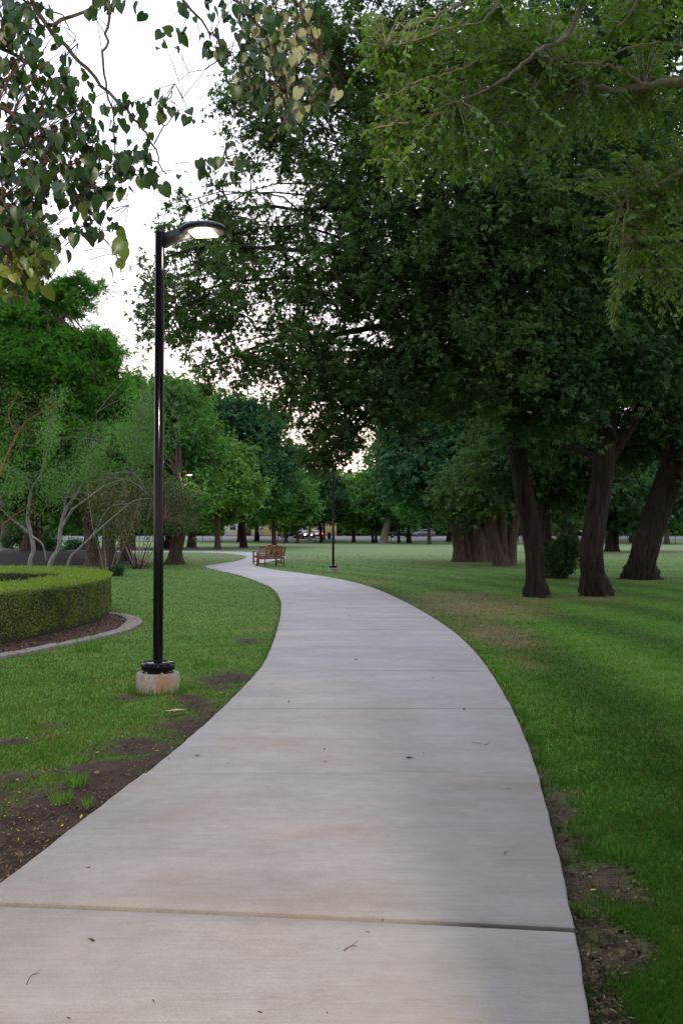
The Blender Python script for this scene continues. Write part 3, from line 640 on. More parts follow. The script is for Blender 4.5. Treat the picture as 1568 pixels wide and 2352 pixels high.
clump('slim tree standing close behind the left-leaning shade tree', 1258, 1326, [[(1256, 1326, .30), (1252, 1260, .26), (1246, 1150, .22), (1240, 1000, .16)]],
      [lobe(1250, 1010, 120, 110, 36, 3, 1), lobe(1290, 1100, 80, 60, 36, 2, .8), lobe(1170, 1070, 90, 70, 37, 2.5, .8)], 16, 'oak2', 'barkd', ncl=750, npc=20, cr=.6, L=.22, hole=.03, hf=.8)
clump('small crooked trunk leaning left between the two big dark trunks', 1326, 1270, [[(1326, 1270, .40), (1320, 1245, .38), (1305, 1205, .32), (1295, 1150, .25)]],
      [lobe(1300, 1120, 110, 70, 82, 6, 1), lobe(1380, 1090, 80, 80, 84, 6, .8)], 17, 'oak2', 'barkd', ncl=600, npc=20, cr=1.2, L=.42, hole=.0, hf=.4, twr=.03)
clump('straight two-part trunk seen between the forked tree and the leaning tree', 1404, 1267, [[(1398, 1267, .36), (1398, 1210, .34), (1394, 1130, .25)], [(1411, 1267, .34), (1412, 1210, .32), (1414, 1130, .25)]],
      [lobe(1420, 1110, 110, 90, 88, 6, 1), lobe(1450, 1180, 60, 40, 88, 4, .8), lobe(1530, 1120, 80, 90, 90, 6, .8)], 18, 'far3', 'barkd', ncl=800, npc=20, cr=1.2, L=.42, hole=.02, hf=.4, twr=.03)

# dark shrub
def shrub(name, label, px, py, w_, h_, lm, seed, n=260, npc=22, L=.09, cr=.22, cat='shrub', group=None):
    b = G(px, py); Y = b[1]; rx = w_ / F * Y / 2; rz = h_ / F * Y / 2
    st = [[(b[0] + rx * .1 * k, b[1], 0, .03), (b[0] + rx * .35 * k, b[1], rz * .7, .02), (b[0] + rx * .5 * k, b[1] + .1 * k, rz * 1.5, .012)] for k in (-1, 0, 1)]
    return tree(name, label, group, cat, b, st, [(b[0], b[1], rz * 1.05, rx, rx, rz, 1), (b[0] + rx * .3, b[1], rz * 1.4, rx * .6, rx * .6, rz * .6, .7), (b[0] - rx * .4, b[1], rz * .8, rx * .6, rx * .6, rz * .7, .7)],
                M[lm], M['bark'], seed, ncl=n, npc=npc, cr=cr, L=L, hole=.05, hf=2, limbs=1, flare=1, trunk_sides=6, zmin=.05)
shrub('evergreen_shrub', 'dark bushy evergreen shrub between the leaning trunk and the forked trunk', 1290, 1328, 76, 96, 'oak2', 31, 420)

# ------------------------------------------------------------------ tree prototypes for the background
def proto(seed, lm, bm, H=10, R=4.6, low=2.0, multi=1, label='', gap=.12, L=.34, **kw):
    r = np.random.default_rng(seed); st = []
    for k in range(multi):
        a = r.uniform(0, 6.28); q = .25 * (multi > 1); lx_ = r.uniform(-.5, .5)
        st.append([(q * math.cos(a), q * math.sin(a), 0, .26 / multi ** .4), (q * math.cos(a) * 2 + lx_ * .4, q * math.sin(a) * 2, H * .2, .21 / multi ** .4), (lx_ + q * 3 * math.cos(a), q * 3 * math.sin(a), H * .42, .15), (lx_ * 1.5, 0, H * .7, .08)])
    lob = [(0, 0, H * .62, R * .75, R * .75, H * .30, 1)]
    for k in range(6):
        a = k * 1.047 + r.uniform(-.3, .3); q = R * r.uniform(.5, .68); lob.append((q * math.cos(a), q * math.sin(a), r.uniform(low + 1.3, H * .6), R * .42, R * .42, r.uniform(1.1, 1.9), .8))
    for k in range(3): a = k * 2.1 + 1; lob.append((R * .3 * math.cos(a), R * .3 * math.sin(a), H * .85, R * .4, R * .4, H * .14, .8))
    return tree('shade_tree', label, 'trees along the far edge of the lawn', 'tree', (0, 0, 0), st, lob, M[lm], M[bm], seed, ncl=620, npc=34, cr=.8, L=L, hole=gap, hf=.6, twr=.02, zmin=low, limbs=1, trunk_sides=9, flare=1.3, **kw)
PT = {'a': proto(41, 'far1', 'bark'), 'b': proto(42, 'far2', 'bark', 9, 4.4, 1.8), 'c': proto(43, 'far3', 'barkd', 11, 4.8, 2.2), 'd': proto(44, 'far1', 'barkd', 9, 4.6, 1.6, 2), 'e': proto(45, 'far3', 'barkp', 10, 4.2, 2.4)}
used = set()
def gpt(px, Y):
    x = (px - 784) / F * Y; return (x, Y, float(terrain(np.float64(x), np.float64(Y))))
# (proto, px, depth, scale, label)
FT = [
 ('a', 500, 170, 1.35, 'leafy tree at the far lawn edge just right of the distant lamp'),
 ('d', 548, 168, 1.25, 'dark-stemmed tree at the far lawn edge, second right of the distant lamp'),
 ('c', 590, 172, 1.6, 'tall dark tree rising behind the left ends of the benches'),
 ('a', 656, 166, 1.15, 'tree whose dark trunk stands left of the black van'),
 ('b', 683, 162, 1.0, 'small yellow-green tree with its trunk between the two dark vehicles'),
 ('e', 711, 164, 1.1, 'blue-green tree with a slim trunk in front of the silver car'),
 ('c', 738, 165, 1.15, 'dark tree with a stout trunk just left of the blue bin'),
 ('e', 744, 176, 1.0, 'tree close behind the one left of the blue bin'),
 ('b', 812, 168, 1.25, 'tree with a dark trunk leaning left, right of the second lamp post'),
 ('d', 860, 164, 1.3, 'broad tree with a short dark trunk left of the pale trunk'),
 ('b', 915, 166, 1.05, 'thin-trunked tree in front of the parked black car'),
 ('c', 938, 163, 1.55, 'tall tree with a thick dark trunk at the right end of the black car'),
 ('a', 985, 150, 1.2, 'bushy tree filling the edge left of the old trunk clump'),
 ('c', 1030, 170, 1.7, 'tall dark tree behind the old trunk clump'),
 ('e', 1215, 150, 1.6, 'tree far behind between the V-shaped tree and the leaning shade tree'),
 ('c', 1290, 175, 1.8, 'tall tree in deep shade far behind the evergreen shrub'),
 ('e', 1375, 180, 1.8, 'tree far behind the forked dark trunk'),
 ('c', 1450, 165, 1.7, 'tree at the iron fence left of the hard-leaning trunk'),
 ('a', 1530, 150, 1.6, 'tree at the iron fence right of the hard-leaning trunk'),
 ('a', 440, 115, 1.9, 'mid green tree rising behind the distant lamp head'),
 ('b', 500, 100, 1.25, 'bright yellow-green tree with low foliage right of the distant lamp'),
 ('c', 560, 112, 1.6, 'dense dark green tree over the bend of the path'),
 ('a', 630, 128, 1.25, 'round green tree behind the benches'),
 ('d', 380, 105, 1.9, 'tall green tree straight behind the near lamp post'),
 ('a', 300, 98, 1.75, 'tall soft green tree between the feathery conifer and the near lamp post'),
 ('c', 200, 105, 1.5, 'dark tree behind the grey leaning branches'),
 ('d', 90, 95, 1.45, 'dark tree behind the left side of the hedge'),
 ('e', 10, 110, 1.5, 'dark tree at the far left edge behind the conifer'),
]
for k, px, Y, s, lab in FT:
    o = PT[k]; rz = rng.uniform(0, 6.28); loc = gpt(px, Y)
    if k not in used:
        used.add(k); o.location = loc; o.rotation_euler = (0, 0, rz); o.scale = (s, s, s); o['label'] = lab
    else: copy_tree(o, loc, rz, s, lab)
for k, x, y, s_, lab in [('c', -12, -5, 1.3, 'unseen tree added for shade on the lawn left of where the picture is taken'), ('a', 9.5, -7, 1.35, 'unseen tree added for shade on the lawn right of where the picture is taken'), ('c', 16, 9, 1.4, 'unseen tree added for shade on the right lawn outside the frame'), ('a', -17, 7, 1.3, 'unseen tree added for shade on the left lawn outside the frame'),
                        ('c', -3, -17, 1.4, 'unseen tree added for shade beside the path behind the camera'), ('e', 5, -24, 1.6, 'unseen tree added for shade farther behind the camera')]:
    copy_tree(PT[k], (x, y, 0), x, s_, lab, 'trees around the path start')  # added out of view to cut side light and bright reflections
# pale trunk tree in the far row
tree('shade_tree', 'tree with one pale leaning trunk left of the parked black car', 'trees along the far edge of the lawn', 'tree', gpt(884, 160),
     [[(*gpt(880, 160)[:2], 0.0, .75), (*P(884, 1225, 160), .62), (*P(890, 1200, 160), .55), (*P(893, 1160, 160), .4)]], [lobe(880, 1130, 75, 60, 160, 6, 1), lobe(900, 1070, 70, 60, 161, 6, 1)], M['far1'], M['barkp'], 51, ncl=420, npc=18, cr=1.2, L=.6, hf=.3, twr=.03)

# far wood behind the road, one mass
def wood():
    r = np.random.default_rng(77); n = 46000; x = r.uniform(-170, 230, n); y = r.uniform(232, 262, n)
    top = 15 + 4 * sines(x, 0 * x, 0, .09, 2) + 3 * sines(x, y, 0, .33, 1); z = 2.2 + top * r.uniform(0, 1, n) ** .8
    pos = np.stack([x, y, z], -1); t = .5 + .3 * sines(x, y, z, .3, 4) + r.normal(0, .15, n); LL = 1.25 * r.uniform(.6, 1.3, n)
    m = 42000; x2 = r.uniform(-170, 230, m); y2 = r.uniform(226, 232, m); z2 = .6 + 6.5 * r.uniform(0, 1, m) * (1 + .25 * sines(x2, y2, 0, .5, 2)); pos = np.concatenate([pos, np.stack([x2, y2, z2], -1)]); t = np.r_[t, .35 + .3 * sines(x2, y2, z2, .6, 4)]; LL = np.r_[LL, 1.5 * r.uniform(.6, 1.3, m)]; n += m
    v = leaves(T_SPRIG, pos, r.normal(0, 1, (n, 3)) + [0, 0, -.4], r.normal(0, .6, (n, 3)) + [0, -.4, .8], LL, LL, t); return leaf_mesh('far_wood', [v])
tag(link('far_wood', wood(), M['far1']), 'continuous belt of woodland beyond the road', 'wood', kind='stuff')

# ------------------------------------------------------------------ left side: conifer, trees, desert willow, myrtles
bc = gpt(70, 60)
tree('cypress_tree', 'tall feathery conifer with layered drooping boughs behind the hedge at left', None, 'tree', (*bc[:2], 0),
     [[(*bc[:2], 0, .5), (*P(85, 1100, 60), .4), (*P(90, 900, 60), .3), (*P(80, 700, 60), .2), (*P(60, 560, 60), .12), (*P(50, 470, 60), .06)]],
     [(l[0], l[1], l[2], l[3] * 1.1, l[4], l[5] * 1.45, l[6]) for l in [lobe(30, 560, 90, 60, 60, 2.5, .8), lobe(185, 655, 55, 18, 60, 1, .6), lobe(120, 700, 90, 30, 60, 2, .8), lobe(40, 760, 90, 45, 59, 3, .9), lobe(200, 800, 80, 28, 59, 2.5, .9), lobe(110, 850, 150, 45, 58, 3.5, 1.1), lobe(240, 815, 50, 16, 59, 1.2, .4),
      lobe(190, 930, 120, 45, 58, 3, 1), lobe(40, 950, 100, 60, 58, 3, .9), lobe(130, 1030, 150, 50, 57, 4, 1), lobe(230, 1020, 80, 50, 57, 3, .9), lobe(60, 1110, 120, 45, 57, 4, .9), lobe(200, 1120, 120, 40, 57, 3, .9), lobe(-60, 800, 90, 250, 60, 4, .6), lobe(260, 960, 60, 60, 59, 2.5, .8), lobe(260, 1090, 60, 50, 58, 2.5, .8), lobe(60, 860, 120, 60, 58, 3, 1)]],
     M['cyp'], M['bark'], 61, ncl=3600, npc=44, cr=.75, L=.30, tmpl=T_NEED, W=1, droop=.15, hole=.22, hf=1.4, flat=.75, twr=.02, shell=.4)
bl = gpt(405, 51.3)
tree('shade_tree', 'tree with a stout leaning brown trunk right beside the distant lamp', None, 'tree', (*bl[:2], 0),
     [[(*P(402, 1295, 51.3)[:2], 0, .42), (*P(404, 1262, 51.3), .34), (*P(412, 1225, 51.3), .32), (*P(420, 1180, 51.3), .22), (*P(410, 1100, 51.3), .15)], [(*P(411, 1230, 51.3), .2), (*P(432, 1200, 51.3), .18), (*P(455, 1170, 51.3), .12)], [(*P(404, 1240, 51.3), .16), (*P(385, 1210, 51.3), .14), (*P(368, 1180, 51.3), .1)]],
     [lobe(410, 1160, 85, 45, 50, 2.2, .6), lobe(450, 1120, 60, 55, 54, 2.5, 1), lobe(430, 1020, 90, 80, 55, 3, 1), lobe(340, 1060, 70, 90, 54, 3, .9), lobe(400, 930, 90, 70, 56, 3, .7)], M['far1'], M['bark'], 62, ncl=1000, npc=20, cr=.65, L=.24, hole=.06, hf=.8)
for (px, py, rr, ln, lab, sd_) in [(218, 1300, .42, -14, 'grove tree with a brown trunk leaning left, behind the first myrtle', 63), (248, 1302, .40, 4, 'grove tree with the fattest upright trunk behind the first myrtle', 64), (296, 1290, .24, -6, 'slim grove tree trunk left of the near lamp post', 65), (283, 1293, .2, 2, 'thin grove tree trunk between the two myrtles', 66)]:
    b = G(px, py); Y = b[1]
    tree('grove_tree', lab, 'trees in the left grove', 'tree', b, [[(b[0], b[1], 0, rr), (*P(px + ln * .3, py - 45, Y), rr * .8), (*P(px + ln, py - 110, Y), rr * .7), (*P(px + ln * 1.5, py - 220, Y), rr * .4)]],
         [lobe(px + ln * 1.5, py - 190, 70, 60, Y, 2.5, 1), lobe(px + 30, py - 260, 60, 60, Y + 1, 2.5, 1)], M['oak'] if sd_ % 2 else M['far1'], M['bark'], sd_, ncl=420, npc=18, cr=.6, L=.22, hole=.05, hf=.9)

def willow():
    Y = 33.0; b = P(85, 1310, Y); b[2] = 0
    root = empty('desert_willow', b, 'wispy small tree with grey bent bare branches and thin narrow leaves behind the hedge', 'small tree'); mb = MB()
    S = [[(68, 1318, .085), (70, 1290, .08), (78, 1262, .075), (72, 1225, .07), (64, 1190, .065), (68, 1155, .05), (75, 1120, .045), (95, 1090, .04), (108, 1040, .025), (120, 980, .012)],
         [(68, 1225, .05), (45, 1205, .045), (25, 1190, .03), (0, 1165, .02)], [(74, 1232, .04), (98, 1250, .035), (108, 1290, .03)],
         [(106, 1318, .09), (118, 1290, .085), (135, 1262, .08), (138, 1232, .075), (140, 1215, .07), (148, 1180, .06), (160, 1158, .055), (180, 1130, .05), (192, 1108, .045), (215, 1095, .04), (255, 1088, .035), (300, 1086, .03), (320, 1100, .02), (335, 1125, .015)],
         [(146, 1190, .04), (150, 1160, .035), (155, 1135, .03), (175, 1105, .02), (195, 1075, .02), (205, 1040, .012), (215, 990, .006)], [(195, 1107, .035), (230, 1105, .03), (265, 1098, .025), (310, 1110, .02), (345, 1140, .01)],
         [(142, 1215, .05), (155, 1190, .045), (170, 1168, .04), (195, 1150, .035), (235, 1120, .03), (270, 1105, .02), (300, 1100, .015)],
         [(150, 1315, .05), (160, 1285, .045), (185, 1258, .04), (230, 1215, .035), (270, 1180, .03), (310, 1150, .025), (350, 1145, .012)], [(165, 1275, .03), (215, 1225, .025), (240, 1180, .02), (265, 1160, .015), (320, 1157, .01)],
         [(205, 1040, .012), (197, 1000, .008), (190, 965, .004)], [(206, 1042, .01), (228, 1010, .008), (240, 985, .004)], [(210, 1035, .01), (220, 1000, .006), (222, 940, .004)], [(170, 1090, .01), (168, 1050, .008), (173, 1010, .004)],
         [(300, 1085, .015), (312, 1050, .012), (318, 1010, .01), (325, 960, .006)], [(305, 1088, .02), (330, 1070, .012), (345, 1040, .008)], [(100, 1070, .015), (102, 1030, .01), (112, 980, .005)]]
    tips = []
    for k, st in enumerate(S):
        A = np.array([(*P(a, q, Y + .5 * math.sin(k * 1.7 + i * .3)), rr * 1.0) for i, (a, q, rr) in enumerate(st)]); 
        if st[0][1] > 1300: A[0, 2] = -.05
        A = catmull(A, 5); mb.tube(A[:, :3] - b, A[:, 3], 7, True, .08, k)
        for i in range(len(A) // 2, len(A), 2): tips.append(A[i, :3] - b)
    mb.build('trunk', M['barkg'], root, True)
    r = np.random.default_rng(4); cl = []; base_t = np.array(tips)
    for (px, py, rx, ry, n) in [(120, 980, 25, 70, 16), (150, 1110, 40, 20, 14), (215, 1060, 25, 25, 14), (330, 960, 45, 80, 34), (315, 1040, 30, 40, 16), (110, 1030, 15, 30, 8), (30, 1130, 40, 30, 12), (345, 1000, 40, 60, 18), (20, 1080, 30, 40, 8), (290, 1000, 30, 40, 10), (240, 1050, 60, 50, 8), (100, 1120, 40, 60, 8)]:
        for _ in range(n): cl.append(P(px + r.normal(0, rx * .55), py + r.normal(0, ry * .55), Y + r.normal(0, .7)) - b)
    cl = np.array(cl); tw = MB()
    for c in cl:
        s = base_t[np.argmin(((base_t - c) ** 2).sum(1))]; d = c - s; tw.tube(bez(s, s + d * .3 + [0, 0, .1], s + d * .7 + [0, 0, .15], c, 5), [.012, .010, .008, .006, .004], 3, False)
    tag(tw.build('twigs', M['barkg'], root, True), kind='stuff')
    n = len(cl) * 50; ci = np.repeat(np.arange(len(cl)), 50); pos = cl[ci] + r.normal(0, .17, (n, 3)) * [1, 1, 1.3]
    ax = r.normal(0, .6, (n, 3)) + [0, 0, .4]; LL = r.uniform(.10, .20, n); v = leaves(T_DIAM, pos, ax, r.normal(0, 1, (n, 3)), LL, LL * .16, .5 + r.normal(0, .25, n)); link('crown', leaf_mesh('crown', [v]), M['willow'], root)
willow()
def myrtle(px, py, label, sd_, wpx, hpx, crown_px, n=7, lm='olive'):
    b = G(px, py); Y = b[1]; r = np.random.default_rng(sd_); root = empty('crape_myrtle', b, label, 'small tree', 'multi-stemmed myrtles on the left lawn'); ends = []
    for k in range(n):
        t = (k / (n - 1) - .5) * 2; x0 = px + t * 9; p = [(*P(x0, py, Y + r.uniform(-.2, .2))[:2], -.05, .034), (*P(x0 + t * wpx * .25, py - hpx * .35, Y + r.uniform(-.3, .3)), .028), (*P(x0 + t * wpx * .5 + r.normal(0, 3), py - hpx * .7, Y + r.uniform(-.5, .5)), .02), (*P(x0 + t * wpx * .8 + r.normal(0, 5), py - hpx * 1.2, Y + r.uniform(-.8, .8)), .010)]
        A = catmull(p, 6); mb = MB(); mb.tube(A[:, :3] - b, A[:, 3], 7, True, .05, k); mb.build('stem', M['twig'] if k % 3 else M['bark'], root, True); ends += [A[-1, :3] - b, A[-6, :3] - b]
    cl = []
    for (cx, cy, rx, ry, m) in crown_px:
        for _ in range(m): cl.append(P(cx + r.normal(0, rx * .5), cy + r.normal(0, ry * .5), Y + r.normal(0, .7)) - b)
    cl = np.array(cl); E = np.array(ends); tw = MB()
    for c in cl:
        s = E[np.argmin(((E - c) ** 2).sum(1))]; d = c - s; tw.tube(bez(s, s + d * .3 + [0, 0, .1], s + d * .7 + [0, 0, .1], c, 5), [.012, .010, .008, .006, .004], 3, False)
    tag(tw.build('twigs', M['twig'], root, True), kind='stuff')
    nn = len(cl) * 42; ci = np.repeat(np.arange(len(cl)), 42); pos = cl[ci] + r.normal(0, .22, (nn, 3)); LL = r.uniform(.07, .14, nn)
    v = leaves(T_DIAM, pos, r.normal(0, 1, (nn, 3)), r.normal(0, 1, (nn, 3)), LL, LL * .5, .5 + r.normal(0, .25, nn)); link('crown', leaf_mesh('crown', [v]), M[lm], root)
    bs = r.normal(0, .22, (500, 3)) * [1, 1, .5]; bs[:, 2] = np.abs(bs[:, 2]); LL = r.uniform(.06, .1, 500)
    v = leaves(T_DIAM, bs, r.normal(0, 1, (500, 3)) + [0, 0, .6], r.normal(0, 1, (500, 3)), LL, LL * .5, .3 + r.normal(0, .2, 500)); tag(link('basal_shoots', leaf_mesh('basal_shoots', [v]), M[lm], root), kind='stuff')
myrtle(248, 1322, 'myrtle of thin bare stems rising from the lawn right behind the hedge corner', 71, 90, 160, [(250, 1150, 60, 50, 50), (260, 1220, 50, 40, 30)], 6)
myrtle(318, 1306, 'vase-shaped myrtle with reddish stems and olive foliage just left of the near lamp post', 72, 75, 90, [(310, 1160, 60, 50, 60), (400, 1150, 60, 40, 60), (420, 1190, 50, 30, 30), (350, 1120, 60, 30, 30)], 9)

# glossy shrub reaching in from the left frame edge
def side_shrub():
    Y = 17; b = P(-110, 1480, Y); b[2] = 0; r = np.random.default_rng(9)
    root = empty('holly_shrub', b, 'glossy-leaved shrub with an orange-brown stem reaching in at the left edge above the hedge', 'shrub'); mb = MB()
    S = [[(-110, 1480, .03), (-60, 1280, .025), (0, 1090, .02), (35, 1010, .016), (60, 970, .012), (100, 945, .008), (140, 920, .004)], [(40, 1000, .01), (20, 950, .008), (45, 900, .004)], [(-60, 1280, .015), (-10, 1220, .012), (40, 1180, .009), (90, 1150, .005)], [(-60, 1280, .015), (-30, 1000, .012), (-10, 900, .005)]]
    tips = []
    for k, st in enumerate(S):
        A = np.array([(*P(a, q, Y + .1 * k), rr * 1.0) for a, q, rr in st])
        if k == 0: A[0, 2] = -.05
        A = catmull(A, 5); mb.tube(A[:, :3] - b, A[:, 3], 7)
        for i in range(len(A) // 3, len(A)): tips.append(A[i, :3] - b)
    mb.build('stems', M['twigo'], root, True); tips = np.array(tips)
    n = 1800; pos = tips[r.integers(0, len(tips), n)] + r.normal(0, .16, (n, 3)); 
    for i in range(n):
        pass
    LL = r.uniform(.03, .055, n); v = leaves(T_DIAM, pos, r.normal(0, 1, (n, 3)), r.normal(0, .8, (n, 3)) + [0, 0, .8], LL, LL * .6, .45 + r.normal(0, .25, n)); link('leaves', leaf_mesh('leaves', [v]), M['olive'], root)
side_shrub()
for (px, py, w_, h_, lab, sd_) in [(105, 1285, 90, 60, 'dark green undergrowth shrub behind the wispy tree', 81), (30, 1262, 60, 40, 'low shrub at the left edge before the distant path', 82), (170, 1280, 50, 40, 'low dark shrub right of the wispy tree', 83), (270, 1322, 26, 22, 'small green shrub at the foot of the bare-stemmed myrtle', 84)]:
    shrub('undergrowth_shrub', lab, px, py, w_, h_, 'far3', sd_, 160, 16, .14 if py < 1310 else .07, .3 if py < 1310 else .12, 'shrub', 'undergrowth shrubs in the left grove')

# ------------------------------------------------------------------ mulch bank in the left grove, tree shade put into its colour
def bank():
    xs = np.linspace(-60, -9.5, 140); ys = np.linspace(49, 73, 50); X, Y = np.meshgrid(xs, ys); inside = in_path(X, Y, BED2)
    d = np.clip((Y - 50) / 6, 0, 1) * np.clip((72 - Y) / 8, 0, 1) * np.clip((-10.5 - X) / 5, 0, 1)
    Z = np.where(inside, .02 + .45 * d * (1 + .4 * sines(X, Y, 0, .8, 3)), -.3); V = np.stack([X, Y, Z], -1).reshape(-1, 3); i0 = (np.arange(49)[:, None] * 140 + np.arange(139)[None]).ravel()
    return np_mesh('mulch_bank', V, [np.stack([i0, i0 + 1, i0 + 141, i0 + 140], -1)], True)
tag(link('mulch_bank', bank(), M['bankm']), kind='structure')

# ------------------------------------------------------------------ hedge, mulch bed and kerb
OUT = np.array([(-16, 9.4), (-11, 10.9), (-7.6, 12.4), (-5.3, 13.75), (-4.68, 15.1), (-4.42, 16.8), (-4.47, 18.6), (-4.75, 20.3), (-5.2, 21.8), (-6.4, 23.9), (-8.5, 25.3), (-12, 25.8), (-16, 26)])
INN = np.array([(-16, 12.2), (-11, 14.0), (-8.3, 14.9), (-6.5, 15.8), (-5.9, 16.7), (-5.7, 18.0), (-5.65, 19.4), (-5.9, 20.6), (-6.5, 21.2), (-7.7, 21.6), (-9.5, 21.9), (-12, 22.1), (-16, 22.3)])
def hedge():
    root = empty('box_hedge', (-6.5, 18, 0), 'clipped box hedge in a U shape with bright green top and darker sides', 'hedge'); o0 = np.array([-6.5, 18, 0]); r = np.random.default_rng(6)
    A = catmull(OUT, 8); B = catmull(INN, 8); n = len(A); H = .75
    core = MB(); e = .05; mid_ = (A + B) / 2; A2 = A + (mid_ - A) * .06; B2 = B + (mid_ - B) * .06
    V = np.concatenate([np.c_[A2, np.zeros(n)], np.c_[A2, np.full(n, H - e)], np.c_[B2, np.full(n, H - e)], np.c_[B2, np.zeros(n)]]) - o0
    k = np.arange(n - 1); q = np.concatenate([np.stack([k + a * n, k + 1 + a * n, k + 1 + (a + 1) * n, k + (a + 1) * n], -1) for a in range(3)]); core.add(V, q); core.build('hedge_core', M['hedge_core'], root)
    def samp(P0, P1, N):
        i = r.integers(0, n - 1, N); seg = np.linalg.norm(P0[1:] - P0[:-1], axis=1); i = r.choice(n - 1, N, p=seg / seg.sum()); t = r.uniform(0, 1, N)[:, None]; return P0[i] * (1 - t) + P0[i + 1] * t, P1[i] * (1 - t) + P1[i + 1] * t
    parts = []
    for (P0, P1, N) in ((A, B, 115000), (B, A, 26000)):
        p, q_ = samp(P0, P1, N); inw = (q_ - p); inw /= np.linalg.norm(inw, axis=1)[:, None]; z = r.uniform(.05, H, N)
        bump = .03 * sines(p[:, 0], p[:, 1], z, 4, 2) + .02 * sines(p[:, 0], p[:, 1], z, 14, 1)
        cave = np.clip((.14 - z) / .14, 0, 1) * .05; dpt = np.abs(r.normal(0, .03, N)) + cave + .03
        pos = np.c_[p + inw * (dpt + bump)[:, None], z]; nr = np.c_[-inw, np.full(N, .5)] + r.normal(0, .5, (N, 3)); ax = r.normal(0, 1, (N, 3)) + [0, 0, .3]; LL = r.uniform(.016, .034, N)
        tone = .42 + .25 * sines(p[:, 0], p[:, 1], z, 3.1, 3) + r.normal(0, .2, N)
        parts.append(leaves(T_DIAM, pos - o0, ax, nr, LL, LL * .75, tone))
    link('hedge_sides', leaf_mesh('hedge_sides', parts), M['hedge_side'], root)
    N = 90000; p, q_ = samp(A, B, N); t = r.uniform(0.0, 1, N)[:, None]; xy = p + (q_ - p) * t; z = H + .018 * sines(xy[:, 0], xy[:, 1], 0, 4, 5) + .012 * sines(xy[:, 0], xy[:, 1], 0, 11, 5) + np.abs(r.normal(0, .022, N)) - .02
    LL = r.uniform(.016, .034, N); v = leaves(T_DIAM, np.c_[xy, z] - o0, r.normal(0, .7, (N, 3)) + [0, 0, .8], r.normal(0, .6, (N, 3)) + [0, -.2, .7], LL, LL * .7, .5 + .2 * sines(xy[:, 0], xy[:, 1], 0, 3, 1) + r.normal(0, .2, N))
    m_ = 900; p, q_ = samp(A, B, m_); t = r.uniform(0.0, 1, m_)[:, None]; xy = np.repeat(p + (q_ - p) * t, 7, 0) + r.normal(0, .012, (m_ * 7, 2)); zz = H + np.tile(np.linspace(.0, 1, 7), m_) * np.repeat(r.uniform(.02, .09, m_), 7)
    v2 = leaves(T_DIAM, np.c_[xy, zz] - o0, r.normal(0, .6, (m_ * 7, 3)) + [0, 0, .6], r.normal(0, .6, (m_ * 7, 3)), np.full(m_ * 7, .026), np.full(m_ * 7, .017), r.uniform(.4, 1, m_ * 7))
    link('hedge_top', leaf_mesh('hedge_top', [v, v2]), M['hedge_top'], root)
hedge()
def bed():
    xs = np.linspace(-16.5, -3.3, 330); ys = np.linspace(8, 27.4, 330); X, Y = np.meshgrid(xs, ys); ins = in_path(X, Y, BED)
    Z = np.where(ins, gheight(X, Y) + .028 + .012 * sines(X, Y, 0, 9, 3) + .008 * sines(X, Y, 0, 23, 1), -.2); V = np.stack([X, Y, Z], -1).reshape(-1, 3); i0 = (np.arange(329)[:, None] * 330 + np.arange(329)[None]).ravel()
    tag(link('mulch_bed', np_mesh('mulch_bed', V, [np.stack([i0, i0 + 1, i0 + 331, i0 + 330], -1)], True), M['soilbed']), kind='structure')
    r = np.random.default_rng(8); N = 16000; x = r.uniform(-9, -3.5, N); y = r.uniform(10.5, 21, N); k = in_path(x, y, BED); x, y = x[k], y[k]; n = len(x); LL = r.uniform(.02, .06, n)
    pos = np.stack([x, y, gheight(x, y) + .034 + r.uniform(0, .02, n)], -1); ax = r.normal(0, 1, (n, 3)) * [1, 1, .3]; TV, Fc, t = leaves(T_DIAM, pos, ax, r.normal(0, .3, (n, 3)) + [0, 0, 1], LL, LL * .4, r.uniform(0, 1, n))
    pal = np.array([[.025, .012, .009], [.09, .04, .026], [.17, .075, .045], [.30, .21, .14]]); c = pal[r.choice(4, n, p=[.4, .35, .2, .05])]
    tag(link('mulch_chips', np_mesh('mulch_chips', TV, [Fc], col=np.repeat(c, 4, 0)), M['litter']), 'loose reddish brown wood chips covering the hedge bed', 'mulch', kind='stuff')
    # kerb
    C = catmull(np.vstack([BED[:11], [[-5.0, 20.6]]]), 8); T = np.gradient(C, axis=0); T /= np.linalg.norm(T, axis=1)[:, None]; Nn = np.stack([T[:, 1], -T[:, 0]], -1)
    n = len(C); wd = .17 + .10 * np.exp(-((C[:, 1] - 17.6) / 1.3) ** 2) + .015 * np.sin(np.arange(n) * 1.7); A = C + Nn * .02; B = C - Nn * wd[:, None]; h = .055
    ga = gheight(A[:, 0], A[:, 1]); prof = [(A, ga - .08), (A, ga + h - .012), (A * .92 + B * .08, ga + h), (A * .08 + B * .92, ga + h), (B, ga + h - .012), (B, ga - .08)]
    V = np.concatenate([np.c_[p, z] for p, z in prof]); k = np.arange(n - 1); q = np.concatenate([np.stack([k + a * n, k + (a + 1) * n, k + 1 + (a + 1) * n, k + 1 + a * n], -1) for a in range(5)])
    o = link('bed_edging', np_mesh('bed_edging', V, [q], True), M['curb']); o.data.set_sharp_from_angle(angle=math.radians(40)); tag(o, 'curved low concrete edging strip around the hedge bed', 'edging')
bed()

